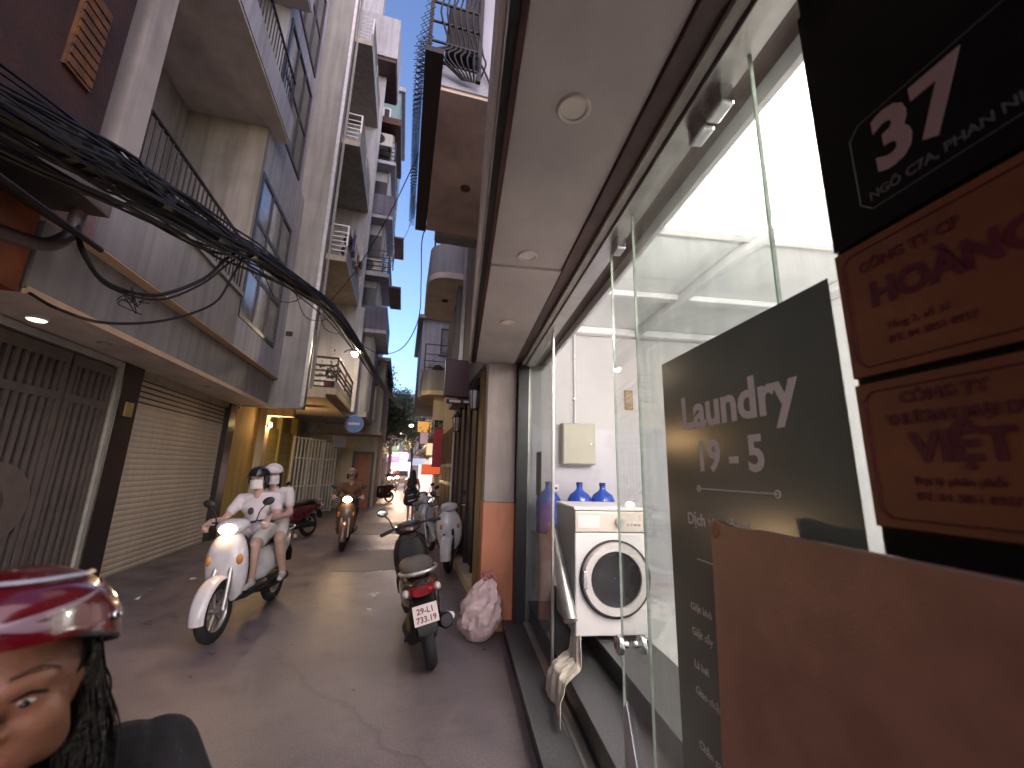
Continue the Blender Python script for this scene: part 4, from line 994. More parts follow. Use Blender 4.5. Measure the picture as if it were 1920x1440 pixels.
MB().ring((0, -.011, 0), .275, .008, 'y', 36, 6).build('rim', pm('sign_rim', (.2, .25, .4), .4), BS, 0, True)
MB().tube([(0, .02, 0), (-.3, .1, 0), (-.9, .3, .0)], .018, 8).build('bracket', m_dark, BS)
B2 = thing('square_sign', 'small dark blue square sign behind the round blue sign', 'sign', (-2.25, 16.0, 2.55))
MB().box(-.22, .22, -.012, .012, -.2, .2).build('plate', pm('sign_navy', (.03, .05, .16), .4), B2, .003)
MB().cyl((-.1, .02, 0), (-.8, .1, 0), .015, 8).build('bracket', m_dark, B2)
def sign(nm, lbl, loc, w, h, mat, d=.06, rz=0, marks=None, group=None):
    s = thing(nm, lbl, 'sign', loc, rz, group)
    MB().box(-w / 2, w / 2, -d / 2, d / 2, 0, h).build('panel', mat, s, .005)
    MB().box(-w / 2 - .01, w / 2 + .01, -d / 2 + .004, d / 2 + .006, -.03, -.001).build('frame', m_dark, s)
    if marks:
        for k in range(3): MB().box(-w * .38, w * (.38 - .1 * k), -d / 2 - .004, -d / 2 - .0005, h * (.2 + .25 * k), h * (.34 + .25 * k)).build('mark', marks, s)
    return s
m_redlit = em('red_sign_glow', (.75, .03, .10), .35)
sign('hanging_banner', 'red banner sign hung from the right housefronts', (1.22, 13.2, 1.75), .62, 1.15, pm('red_banner', (.36, .02, .05), .5, .15))
sign('red_light_box', 'glowing orange red light box beneath the red banner', (1.35, 19.0, 1.45), .95, .42, em('orange_red_glow', (1.0, .16, .06), .16), .12)
sign('white_light_box', 'bright white light box with violet middle over the far shop', (-.5, 48, 2.4), 2.2, 1.1, em('white_box_glow', (.92, .92, 1.0), .35), .15, marks=em('violet_glow', (.35, .2, .9), .5))
sign('pink_light_panel', 'tall pink white lit panel standing at the right shop front', (1.35, 24.0, .15), .8, 1.75, em('pink_panel_glow', (1.0, .72, .70), .34), .12)
sign('yellow_light_box', 'narrow yellow white lit box hanging over the right shops', (1.3, 21.0, 2.35), .3, .75, em('yellow_box_glow', (1.0, .85, .5), .22), .1)
sign('orange_light_box', 'small orange lit box sign high on the far right houses', (1.3, 28.0, 4.1), .9, .7, em('orange_box_glow', (1.0, .5, .12), .16), .1)
for i in range(5):
    sign('shop_sign', ['small lavender shop sign over the far street', 'small pink shop sign near the far right shops', 'small pale blue shop sign low on the far right', 'small green shop sign by the far trees', 'small cream shop sign on the far left housefront'][i],
         ((-.9, 44, 2.3), (1.3, 26.0, 3.2), (1.2, 30, 1.9), (-.8, 38, 3.2), (-1.3, 29, 2.6))[i], (1.3, .6, .9, .7, .7)[i], (.5, .7, .5, .4, .5)[i],
         em('sg%d' % i, ((.6, .4, .9), (.9, .55, .6), (.5, .7, 1.0), (.35, .8, .5), (.9, .8, .5))[i], .09), .1)
gl_ = thing('gate_lamp', 'small white lamp under the soffit above the metal gate', 'lamp', (-3.5, 4.75, 2.967))
MB().cyl((0, 0, -.03), (0, 0, 0), .08, 20).build('housing', m_white, gl_, .005)
MB().ell((0, 0, -.03), (.07, .07, .02), 16, 6).build('diffuser', em('gate_lamp_glow', (1.0, .80, .62), 1.2), gl_, 0, True)
for i, y in enumerate((5.6, 8.2)):
    q = thing('soffit_light', ['flat round soffit light above the metal gate', 'flat round soffit light above the roller shutter'][i], 'lamp', (-3.45, y, 2.967), 0, 'soffit lights')
    MB().cyl((0, 0, -.012), (0, 0, 0), .07, 20).build('rim', m_alu, q, .003)
    MB().cyl((0, 0, -.016), (0, 0, -.004), .055, 20).build('lens', pm('unlit_diffuser', (.7, .66, .6), .4), q)
cc = thing('camera_dome', 'small white security camera at the end of the shutter soffit', 'camera', (-3.55, 10.1, 2.95))
MB().cyl((0, 0, 0), (0, 0, -.05), .035, 14).build('mount', m_white, cc)
MB().cyl((0, .02, -.08), (.03, -.12, -.11), .032, 14).build('barrel', m_white, cc, .004)
MB().cyl((.03, -.12, -.11), (.031, -.124, -.111), .026, 14).build('lens', m_black, cc)

# ------------------------------------------------------------------ rubbish bag
bagm = pm('pink_white_bag', (.68, .50, .49), .34, .14, 5, .9, 9, rvar=.08)
bag = MB(); n, m = 56, 40; vs = []; fs = []
for j in range(m + 1):
    t = j / m
    for k in range(n):
        a = 2 * pi * k / n
        rr = (.225 * (sin(pi * min(1, t * .93 + .07)) ** .55) * (1 - .30 * t) + .01)
        if t > .86: rr *= max(.25, 1 - (t - .86) * 5.2)
        d = Vector((cos(a) * 2.2, sin(a) * 2.2, t * 3.5))
        w = noise.noise(d * 1.3) * .05 + abs(noise.noise(d * 2.7 + Vector((5, 1, 2)))) * -.035 + noise.noise(d * 6) * .010
        r2 = rr + w * min(1, t * 6) * (1 if t < .85 else .5)
        z = .015 + .56 * t + (.03 * sin(a * 2 + 1) if t > .5 else 0) * (t - .5)
        lean = .10 * t * t
        vs.append((r2 * cos(a) + lean, r2 * .92 * sin(a) + .03 * t, max(.006, z + noise.noise(d * 3) * .012)))
for j in range(m):
    for k in range(n): fs.append((j * n + k, j * n + (k + 1) % n, (j + 1) * n + (k + 1) % n, (j + 1) * n + k))
fs.append(tuple(range(n))[::-1]); fs.append(tuple(m * n + k for k in range(n)))
bag.add(vs, fs)
bg_ = thing('rubbish_bag', 'full pinkish white plastic rubbish bag leaning at the foot of the orange pillar', 'bag', (.86, 4.36, 0))
bag.build('bag_body', bagm, bg_, 0, True)
mb = MB()
for k in range(9):
    a = 2 * pi * k / 9
    mb.tube(bez([(.10, .03, .55), (.10 + .03 * cos(a), .03 + .03 * sin(a), .585), (.10 + .075 * cos(a + .3), .03 + .07 * sin(a + .3), .575 + .03 * sin(3 * a)), (.10 + .11 * cos(a + .4), .03 + .1 * sin(a + .4), .53 + .03 * cos(2 * a))], 10), [.022] * 9 + [.012], 8) if False else mb.tube(bez([(.10, .03, .55), (.10 + .03 * cos(a), .03 + .03 * sin(a), .585), (.10 + .07 * cos(a + .3), .03 + .07 * sin(a + .3), .57 + .03 * sin(3 * a))], 8), .016, 8)
mb.build('bag_neck', pm('red_bag_neck', (.50, .20, .20), .4, .2), bg_, 0, True)

# ------------------------------------------------------------------ scooters
def scooter(lbl, loc, rz, lean=0.0, body=(.6, .6, .6), body2=None, lit=False, steer=0.0, plate=None, seatc=(.02, .018, .018), group='scooters', vespa=False, lamp_s=60, name='scooter', nomirror=False):
    """local +Y is forward; origin on the ground between the wheels"""
    key = '%.3f_%.3f_%.3f' % body
    mb_ = pm('scooter_paint_' + key, body, .28, .08, 5, .0, coat=.6)
    m2 = pm('scooter_trim_%s' % (str(body2) if body2 else 'k'), body2, .35, .1, 5, .02, coat=.3) if body2 else m_plastic_k
    ms = pm('seat_%s' % str(seatc), seatc, .6, .25, 20, .25, 120)
    T = thing(name, lbl, 'scooter', loc, rz, group, rot=(0, lean, rz))
    def wheel(y, par, nm):
        w = MB().ring((0, y, .27), .222, .048, 'x', 36, 10, 1.05).build('tyre', m_rubber, par, 0, True)
        r = MB().ring((0, y, .27), .178, .012, 'x', 32, 8, 2.6)
        for k in range(5):
            a = 2 * pi * k / 5
            r.tube([(0, y + .03 * cos(a), .27 + .03 * sin(a)), (0, y + .175 * cos(a + .15), .27 + .175 * sin(a + .15))], [.018, .012], 6)
        r.cyl((-.055, y, .27), (.055, y, .27), .035, 14)
        r.build('rim', m_alu, w, 0, True)
        MB().ring((.045, y, .27), .09, .012, 'x', 24, 6, .2).build('brake_disc', m_steel, w, 0, True)
        return w
    wheel(-.62, T, 'rear_wheel')
    # steering group
    ST = T; pv_ = Vector((0, .49, 0)); off_ = pv_ - Matrix.Rotation(steer, 3, 'Z') @ pv_
    def so(o):
        o.parent = T; o.location = off_; o.rotation_euler = (0, 0, steer); return o
    so(wheel(.66, ST, 'front_wheel'))
    fen = MB(); prof = []
    secs = []
    for i in range(15):
        a = rad(-8 + 150 * i / 14); R = .295
        c = Vector((0, .66 + R * cos(a), .27 + R * sin(a))); nrm = Vector((0, cos(a), sin(a)))
        hw = .062 + .012 * sin(pi * i / 14) + (.02 if vespa else 0)
        ring = []
        for k in range(9):
            b = pi * (k / 8) ; ring.append(c + Vector((hw * cos(b), 0, 0)) + nrm * (.035 * sin(b) - .02))
        for k in range(9):
            b = pi * (1 - k / 8); ring.append(c + Vector(((hw - .008) * cos(b), 0, 0)) + nrm * (.028 * sin(b) - .022))
        secs.append(ring)
    so(fen.loft(secs).build('front_fender', mb_, ST, 0, True))
    for s in (-1, 1):
        so(MB().tube([(s * .075, .66, .27), (s * .075, .60, .50), (s * .06, .51, .80)], [.02, .024, .024], 10).build('fork', m_alu if not vespa else m_dark, ST, 0, True))
    # front apron
    sec = []
    for z, y, hx, hy in [(.30, .42, .10, .05), (.40, .455, .155, .07), (.52, .485, .185, .085), (.64, .50, .195, .09), (.76, .505, .185, .085), (.86, .495, .155, .075), (.94, .47, .10, .06)]:
        sec.append(super_sec(0, y, z, hx * (1.12 if vespa else 1), hy, 22, 2.3, 'xy'))
    MB().loft(sec).build('front_apron', mb_, T, 0, True)
    MB().loft([super_sec(0, y, z, hx, .05, 18, 2.6, 'xy') for z, y, hx in [(.34, .385, .13), (.55, .405, .17), (.78, .41, .165), (.90, .40, .11)]]).build('leg_shield', m2, T, 0, True)
    for s in (-1, 1):
        MB().ell((s * .135, .555, .70), (.035, .03, .055), 14, 8, Matrix.Rotation(s * .4, 3, 'Z')).build('indicator', pm('amber_lens', (.55, .22, .05), .15, .1, spec=.8), T, 0, True)
    # handlebar cowl, headlight
    so(MB().loft([super_sec(0, y, z, hx, hz, 20, 2.3, 'xz') for y, z, hx, hz in [(.30, 1.0, .05, .02), (.34, 1.01, .11, .045), (.41, 1.015, .15, .065), (.48, 1.005, .145, .075), (.535, .99, .11, .065), (.56, .98, .06, .04)]]).build('handlebar_cowl', mb_, ST, 0, True))
    lampm = em('headlight_on_%g' % lamp_s, (1.0, .62, .30), lamp_s) if lit else pm('headlight_off', (.55, .55, .55), .08, .1, spec=.9)
    so(MB().ell((0, .545, .985), (.085, .035, .052), 20, 12).build('headlight', lampm, ST, 0, True))
    so(MB().tube(bez([(-.33, .33, 1.02), (-.2, .37, 1.035), (-.08, .42, 1.02), (.08, .42, 1.02), (.2, .37, 1.035), (.33, .33, 1.02)], 20), .013, 8).build('handlebar', m_dark, ST, 0, True))
    for s in (-1, 1):
        so(MB().tube([(s * .22, .365, 1.033), (s * .345, .325, 1.018)], .019, 10).build('grip', m_rubber, ST, 0, True))
        so(MB().tube(bez([(s * .20, .40, 1.03), (s * .26, .41, 1.02), (s * .35, .375, 1.0)], 8), .008, 6).build('brake_lever', m_alu, ST, 0, True))
        if not nomirror:
            st = so(MB().tube(bez([(s * .19, .385, 1.04), (s * .22, .38, 1.14), (s * .27, .37, 1.20)], 8), .007, 6).build('mirror_stem', m_dark, ST, 0, True))
            mi = so(MB().ell((s * .29, .365, 1.235), (.062, .018, .042), 16, 8, Matrix.Rotation(-s * .3, 3, 'Y')).build('mirror', m_plastic_k, ST, 0, True))
            MB().ell((s * .29, .349, 1.235), (.054, .006, .035), 16, 6, Matrix.Rotation(-s * .3, 3, 'Y')).build('mirror_glass', m_chrome, mi, 0, True)
    so(MB().ell((0, .35, 1.045), (.09, .05, .02), 16, 6).build('dashboard', m_plastic_k, ST, 0, True))
    # floor, engine, rear body
    MB().loft([super_sec(0, y, .335, hx, .045, 16, 4, 'xz') for y, hx in [(.46, .12), (.38, .17), (.10, .18), (-.08, .16), (-.14, .12)]]).build('floorboard', m2, T, 0, True)
    MB().loft([super_sec(0, y, z, hx, hz, 22, 2.6, 'xz') for y, z, hx, hz in [(.06, .52, .05, .10), (.02, .53, .12, .17), (-.12, .54, .16, .20), (-.34, .57, .175, .185), (-.55, .62, .17, .14), (-.74, .68, .14, .095), (-.90, .725, .085, .05), (-.96, .735, .04, .025)]]).build('side_body', mb_, T, 0, True)
    MB().loft([super_sec(0, y, z, hx, hz, 20, 2.8, 'xz') for y, z, hx, hz in [(.10, .71, .06, .02), (.06, .735, .11, .045), (-.10, .755, .135, .05), (-.30, .765, .145, .05), (-.40, .80, .15, .055), (-.62, .815, .145, .05), (-.80, .815, .11, .038), (-.86, .812, .06, .02)]]).build('seat', ms, T, 0, True)
    MB().tube(bez([(-.13, -.62, .80), (-.15, -.80, .83), (-.09, -.95, .84), (.09, -.95, .84), (.15, -.80, .83), (.13, -.62, .80)], 24), .014, 8).build('grab_rail', m_alu if not body2 else m_dark, T, 0, True)
    MB().loft([super_sec(0, y, z, hx, hz, 18, 2.5, 'xz') for y, z, hx, hz in [(-.90, .70, .11, .045), (-.955, .70, .10, .042), (-.985, .70, .07, .03)]]).build('tail_light', pm('tail_lens', (.20, .008, .012), .12, .15, spec=.8), T, 0, True)
    for s in (-1, 1): MB().ell((s * .125, -.92, .70), (.03, .04, .032), 12, 8).build('rear_indicator', pm('pale_lens', (.5, .42, .38), .12, .1, spec=.9), T, 0, True)
    MB().loft([super_sec(0, y, z, hx, .012, 14, 3, 'xz') for y, z, hx in [(-.72, .62, .09), (-.90, .60, .09), (-.98, .52, .085), (-1.0, .40, .07)]]).build('rear_fender', m_plastic_k, T, 0, True)
    MB().loft([super_sec(0, y, z, hx, hz, 16, 2.6, 'xz') for y, z, hx, hz in [(-.02, .30, .08, .06), (-.20, .30, .13, .10), (-.40, .31, .13, .10), (-.62, .30, .10, .07), (-.70, .28, .08, .05)]]).build('engine', m_dark, T, 0, True)
    MB().tube([(-.10, -.10, .27), (-.12, -.45, .30), (-.11, -.66, .28)], [.045, .075, .06], 12).build('belt_cover', m_dark, T, 0, True)
    MB().tube(bez([(.10, -.12, .22), (.13, -.3, .21), (.14, -.42, .24), (.145, -.50, .28)], 12), .02, 8).build('exhaust_pipe', m_dark, T, 0, True)
    mu = MB().tube([(.145, -.44, .27), (.147, -.50, .30), (.155, -.84, .40), (.156, -.88, .41)], [.035, .058, .062, .045], 16).build('muffler', m_dark, T, 0, True)
    MB().tube([(.20, -.52, .33), (.208, -.78, .40)], [.03, .032], 10).build('heat_shield', m_alu, mu, 0, True)
    MB().tube([(.11, -.64, .30), (.13, -.72, .62)], .022, 10).build('shock_absorber', m_chrome, T, 0, True)
    if group != 'ridden scooters': MB().tube([(-.10, -.02, .27), (-.20, -.05, .015), (-.23, -.02, .012)], .011, 6).build('side_stand', m_dark, T, 0, True)
    if plate:
        pb = MB().box(-.095, .095, -.004, .004, -.07, .07).build('number_plate', pm('plate_white', (.66, .58, .55), .4, .06), T, .002)
        pb.location = (0, -1.005, .545); pb.rotation_euler = (rad(-14), 0, 0)
        for s_, zz in zip(plate, (.008, -.052)):
            text('plate_characters', s_, .058, pm('plate_letter', (.20, .04, .045), .5), pb, (0, -.0045, zz), (1, 0, 0), (0, 0, 1), .0008, .0016, 'CENTER')
    return T
S_BR = scooter('dark brown scooter parked by the shop steps with its number plate showing', (.36, 4.50, 0), rad(2), rad(-13), (.045, .026, .022), None, False, rad(18), ('29-L1', '733.19'), (.10, .085, .075), 'parked scooters')
S_WH = scooter('white scooter ridden by two people in white shirts, headlight on', (-1.50, 5.42, 0), rad(173), rad(4), (.62, .60, .61), None, True, 0, None, (.03, .025, .025), 'ridden scooters', lamp_s=32)
S_ON = scooter('brown scooter with glowing headlight ridden past the white gate', (-1.03, 9.75, 0), rad(180 + 2), 0, (.16, .09, .04), None, True, 0, None, group='ridden scooters', lamp_s=32)
S_RD = scooter('dark red scooter parked in front of the olive folding gates', (-2.35, 10.6, 0), rad(150), rad(4), (.09, .012, .02), None, False, rad(-10), None, group='parked scooters')
S_PW = scooter('rounded white scooter parked nose out beside the brown panelled front', (.95, 7.80, 0), rad(178), rad(5), (.72, .72, .68), None, False, rad(-14), None, (.12, .08, .05), 'parked scooters', vespa=True)
S_PG = scooter('silver grey scooter parked behind the rounded white scooter', (.62, 9.6, 0), rad(184), rad(5), (.32, .34, .36), None, False, rad(12), None, group='parked scooters')
S_PK = scooter('dark scooter parked farthest along the brown panelled front', (.70, 11.4, 0), rad(176), rad(5), (.05, .05, .055), None, False, rad(12), None, group='parked scooters')
S_F1 = scooter('dark red motorbike parked beside the slim grey house', (-1.0, 21.5, 0), rad(120), rad(5), (.08, .015, .02), None, False, 0, None, group='parked scooters')
S_F2 = scooter('far scooter with bright headlight coming past the trees', (-.75, 31, 0), rad(180), 0, (.12, .12, .13), None, True, 0, None, group='ridden scooters', lamp_s=140)
S_F3 = scooter('farther scooter with bright headlight in front of the white light box', (-.25, 36, 0), rad(180), 0, (.12, .12, .13), None, True, 0, None, group='ridden scooters', lamp_s=140)
S_FG = scooter('black scooter under the rider with the red helmet', (-.62, .62, 0), rad(176), 0, (.03, .03, .032), None, False, 0, None, group='ridden scooters', nomirror=True)

# ------------------------------------------------------------------ people
def rot_about(v, c, M): return M @ (v - c) + c
def body_mesh(name, parts, mats, parent, voxel=.011, smooth=6):
    """parts: (p0, r0, p1, r1, material index) tapered capsules -> one continuous remeshed surface"""
    mb = MB()
    for p0, r0, p1, r1, _ in parts:
        p0 = Vector(p0); p1 = Vector(p1); d = p1 - p0; L_ = d.length
        if L_ < 1e-5: mb.ell(p0, (r0, r0, r0), 14, 10); continue
        t = d / L_; path = []; rs = []
        for k in range(6): a = pi / 2 * (1 - k / 5); path.append(p0 - t * r0 * sin(a)); rs.append(max(1e-4, r0 * cos(a)))
        for k in range(6): a = pi / 2 * k / 5; path.append(p1 + t * r1 * sin(a)); rs.append(max(1e-4, r1 * cos(a)))
        mb.tube(path, rs, 14)
    me = bpy.data.meshes.new('tmp'); me.from_pydata(mb.v, [], mb.f)
    o = bpy.data.objects.new(name, me); COL.objects.link(o)
    rm = o.modifiers.new('rm', 'REMESH'); rm.mode = 'VOXEL'; rm.voxel_size = voxel
    sm = o.modifiers.new('sm', 'SMOOTH'); sm.iterations = smooth; sm.factor = .5
    dg = bpy.context.evaluated_depsgraph_get(); nm = bpy.data.meshes.new_from_object(o.evaluated_get(dg))
    o.modifiers.clear(); o.data = nm; bpy.data.meshes.remove(me)
    for m in mats: nm.materials.append(m)
    P = [(Vector(a), r0, Vector(b), r1, mi) for a, r0, b, r1, mi in parts]
    for f in nm.polygons:
        c = f.center; best = 1e9; bi = 0
        for a, r0, b, r1, mi in P:
            d = b - a; L2 = d.length_squared
            t = 0 if L2 < 1e-9 else max(0, min(1, (c - a).dot(d) / L2))
            q = (c - (a + d * t)).length - (r0 + (r1 - r0) * t)
            if q < best: best = q; bi = mi
        f.material_index = bi; f.use_smooth = True
    o.parent = parent
    return o
m_skin = pm('skin', (.42, .24, .17), .55, .1, 8, .05, 80)
m_skin_l = pm('skin_pale', (.50, .32, .25), .55, .08, 8, .05, 80)
m_hair = pm('black_hair', (.008, .006, .006), .45, .3, 40, .3, 120)
def hand_parts(wr, fwd, side, up_, mi, s=1.0, curl=.6):
    """palm and five bent fingers; fwd from wrist to knuckles, side = thumb side"""
    wr = Vector(wr); fwd = Vector(fwd).normalized(); up_ = Vector(up_).normalized(); side = Vector(side).normalized()
    out = []
    kn = wr + fwd * .085 * s
    for k, (off, ln) in enumerate(((.030, .075), (.010, .085), (-.010, .080), (-.030, .062))):
        b = kn + side * off * s
        out.append((wr + side * off * .55 * s, .017 * s, b, .014 * s, mi))
        m1 = b + (fwd * (1 - curl * .4) - up_ * curl * .7).normalized() * ln * .5 * s
        tip = m1 + (fwd * (.6 - curl) - up_ * (curl + .3)).normalized() * ln * .5 * s
        out.append((b, .0105 * s, m1, .0095 * s, mi)); out.append((m1, .0095 * s, tip, .008 * s, mi))
    tb = wr + fwd * .025 * s + side * .030 * s; tm = tb + (fwd * .6 + side * .8).normalized() * .038 * s; tt = tm + (fwd * .9 + side * .1 - up_ * curl * .5).normalized() * .03 * s
    out += [(wr + fwd * .02 * s, .016 * s, tb, .014 * s, mi), (tb, .0125 * s, tm, .011 * s, mi), (tm, .011 * s, tt, .009 * s, mi)]
    return out
def head_parts(c, f, mi, s=1.0):
    """skull, jaw, nose, ears; f = unit facing direction (horizontal)"""
    c = Vector(c); f = Vector(f).normalized(); u = Vector((0, 0, 1)); r = f.cross(u)
    return [(c - f * .012 * s + u * .03 * s, .083 * s, c + f * .010 * s + u * .03 * s, .080 * s, mi), (c + f * .025 * s - u * .035 * s, .062 * s, c + f * .045 * s - u * .075 * s, .038 * s, mi),
            (c + f * .083 * s + u * .012 * s, .011 * s, c + f * .103 * s - u * .018 * s, .014 * s, mi),
            (c + r * .078 * s - f * .01 * s, .018 * s, c + r * .080 * s - f * .012 * s - u * .03 * s, .014 * s, mi), (c - r * .078 * s - f * .01 * s, .018 * s, c - r * .080 * s - f * .012 * s - u * .03 * s, .014 * s, mi)]
def eyes(c, f, par, s=1.0):
    c = Vector(c); f = Vector(f).normalized(); u = Vector((0, 0, 1)); r = f.cross(u)
    for q in (-1, 1):
        e = MB().ell(c + f * .074 * s + r * q * .032 * s + u * .012 * s, (.013 * s,) * 3, 12, 8).build('eye', pm('eye_white', (.5, .48, .46), .2, .05), par, 0, True)
        MB().ell(c + f * .0845 * s + r * q * .032 * s + u * .012 * s, (.006 * s,) * 3, 10, 6).build('iris', pm('iris', (.015, .01, .008), .1), e, 0, True)
def cap_shell(c, r, mat, parent, name, frac=.52, f=(0, -1, 0), peak=True, scale=(1, 1.12, 1.0)):
    """half-shell helmet with thickness, open below"""
    mb = MB(); n = 28; m = 9; secs = []
    for rr, sgn in ((r, 0), (r * .93, 1)):
        rng = range(m + 1) if sgn == 0 else range(m, -1, -1)
        for j in rng:
            th = max(.02, pi * frac * j / m)
            secs.append([(c[0] + rr * scale[0] * sin(th) * cos(2 * pi * k / n), c[1] + rr * scale[1] * sin(th) * sin(2 * pi * k / n), c[2] + rr * scale[2] * cos(th)) for k in range(n)])
    o = mb.loft(secs).build(name, mat, parent, 0, True)
    if peak:
        F = Vector(f).normalized(); Rr = F.cross(Vector((0, 0, 1))); C_ = Vector(c); a = MB(); rows_ = []
        for k in range(11):
            t = (k / 10 - .5) * 2
            base = C_ + F * r * 1.06 * math.sqrt(max(0, 1 - (t * .8) ** 2)) + Rr * r * .85 * t + Vector((0, 0, .012))
            rows_.append([base, base + F * .055 * (1 - t * t * .7) - Vector((0, 0, .018)), base + F * .055 * (1 - t * t * .7) - Vector((0, 0, .024)), base - Vector((0, 0, .008))])
        a.loft(rows_).build('peak', mat, o, 0, True)
    return o
def mask(c, f, par, mat):
    c = Vector(c); f = Vector(f).normalized(); u = Vector((0, 0, 1)); r = f.cross(u); mb = MB(); rows_ = []
    for j in range(8):
        t = j / 7; row_ = []
        for k in range(13):
            s = (k / 12 - .5) * 2
            rad_ = .088 + .022 * (1 - abs(s)) * (1 - abs(t - .35))
            a = s * 1.15
            row_.append(c + f * (rad_ * cos(a) + .012 * (1 - t)) + r * rad_ * .92 * sin(a) + u * (.0 - .105 * t))
        rows_.append(row_)
    return cloth('face_mask', mat, rows_, par)
def seated(lbl, scooter_obj, dy, hz, mats, skin, head_f=(0, 1, 0), helmet=None, maskm=None, hands='bar', shorts=True, group=None, sleeve=True, hairlen=0, hgt=1.0):
    """person sitting on a scooter: local frame of the scooter, forward +Y; mats = (shirt, trousers)"""
    P = thing('person', lbl, 'person', (0, 0, 0), 0, group); P.matrix_world = scooter_obj.matrix_basis.copy()
    z = hz; S_, T_, K_, B_ = 0, 1, 2, 3
    pel = Vector((0, dy, z + .09)); ch = Vector((0, dy + .035, z + .40)); nk = Vector((0, dy + .05, z + .545)); hd = Vector((0, dy + .075, z + .665))
    parts = [(pel + Vector((-.075, -.02, 0)), .115, pel + Vector((.075, -.02, 0)), .115, T_), (pel + Vector((0, 0, .03)), .125, ch + Vector((0, 0, -.10)), .125, S_),
             (ch + Vector((-.07, 0, -.04)), .108, ch + Vector((.07, 0, -.04)), .108, S_), (ch + Vector((-.13, 0, .06)), .062, ch + Vector((.13, 0, .06)), .062, S_),
             (ch + Vector((0, 0, .08)), .07, nk, .052, K_), (nk, .05, hd, .052, K_)]
    parts += head_parts(hd, head_f, K_)
    for s in (-1, 1):
        shd = ch + Vector((s * .185, 0, .055))
        if hands == 'bar': el = Vector((s * .275, dy + .20, z + .24)); wr = Vector((s * .285, .315, 1.055)); fw = Vector((0, .8, -.35)); 
        else: el = ch + Vector((s * .23, .06, -.20)); wr = ch + Vector((s * .135, .30, -.24)); fw = Vector((-s * .5, .8, -.1))
        mid = shd.lerp(el, .55)
        if sleeve: parts += [(shd, .063, mid, .060, S_), (mid, .043, el, .040, K_)]
        else: parts += [(shd, .060, el, .050, S_)]
        parts += [(el, .042, wr, .027, K_ if sleeve else S_)]
        parts += hand_parts(wr, fw, (-s, 0, 0), (0, .3, 1), K_, 1.0, .75)
        hp = pel + Vector((s * .095, 0, -.01))
        if hands == 'bar': kn = Vector((s * .16, dy + .43, z - .02)); an = Vector((s * .135, dy + .40, .45)); to = an + Vector((s * .02, .16, -.05))
        else: kn = Vector((s * .235, dy + .38, z - .06)); an = Vector((s * .235, dy + .22, .40)); to = an + Vector((s * .03, .15, -.055))
        mid = hp.lerp(kn, .72)
        if shorts: parts += [(hp, .098, mid, .082, T_), (mid, .070, kn, .058, K_), (kn, .055, kn.lerp(an, .35), .055, K_), (kn.lerp(an, .35), .055, an, .036, K_)]
        else: parts += [(hp, .098, kn, .066, T_), (kn, .062, an, .045, T_)]
        parts += [(an + Vector((0, -.035, -.045)), .036, to, .030, B_), (an, .036, an + Vector((0, .02, -.04)), .038, B_)]
    body_mesh('body', parts, [mats[0], mats[1], skin, mats[2] if len(mats) > 2 else m_plastic_k], P, .0105)
    if not maskm: eyes(hd, head_f, P)
    hb = MB().ell(hd + Vector((0, 0, .035)) - Vector(head_f) * .022, (.094, .098, .088), 18, 12)
    for k in range(26):
        a = pi + (k / 25 - .5) * pi * 1.15 + math.atan2(head_f[1], head_f[0]) - pi + pi
        q = Vector((cos(a), sin(a), 0)); st = hd + q * .085 + Vector((0, 0, .04)); ln = .10 + hairlen + rnd.uniform(-.02, .03)
        hb.tube([st, st + q * .012 - Vector((0, 0, ln * .5)), st + q * .002 - Vector((0, 0, ln))], [.017, .016, .006], 6)
    hb.build('hair', m_hair, P, 0, True)
    if helmet: cap_shell(hd + Vector((0, 0, .042)), .113, helmet, P, 'helmet', .5, head_f)
    if maskm: mask(hd, head_f, P, maskm); eyes(hd, head_f, P)
    return P, hd
m_shirt = pm('white_shirt', (.62, .56, .58), .85, .04, 6, .12, 14)
m_shirt2 = pm('white_shirt_b', (.60, .55, .53), .85, .04, 6, .12, 14)
m_shorts = pm('pale_shorts', (.58, .55, .52), .85, .04, 6, .12, 14)
m_brownj = pm('brown_jacket', (.16, .07, .03), .8, .2, 6, .3, 40)
m_darkcl = pm('dark_clothes', (.022, .02, .024), .9, .25, 6, .3, 40)
m_sand = pm('sandal_pale', (.45, .42, .38), .7, .2)
m_mask = pm('white_mask', (.72, .68, .68), .9, .06)
P1, h1 = seated('rider in white printed shirt and pale shorts with dark helmet and white face mask', S_WH, -.12, .80, (m_shirt, m_shorts, m_sand), m_skin_l, (.10, 1, 0), pm('black_helmet', (.012, .011, .013), .2, .2, coat=.5), m_mask, 'bar', True, 'riders on the white scooter')
MB().ell((.02, .052, 1.12), (.032, .012, .04), 14, 10).build('shirt_print', pm('shirt_print', (.08, .075, .08), .8, .6, 30), P1)
P2, h2 = seated('passenger in white shirt and pale cap sitting behind the driver of the white scooter', S_WH, -.50, .84, (m_shirt2, m_shorts, m_sand), m_skin_l, (-.22, 1, 0), pm('white_helmet', (.60, .55, .56), .4, .1), m_mask, 'waist', True, 'riders on the white scooter', hairlen=.1)
P3, h3 = seated('rider in brown jacket on the brown scooter with glowing headlight', S_ON, -.12, .80, (m_brownj, m_darkcl), m_skin, (0, 1, 0), pm('tan_cap', (.22, .14, .09), .5, .1), None, 'bar', False, sleeve=False)
P4, h4 = seated('distant rider in dark clothes on the far scooter by the trees', S_F2, -.12, .80, (m_darkcl, m_darkcl), m_skin, (0, 1, 0), MATS['black_helmet'], None, 'bar', False, 'distant riders', sleeve=False)
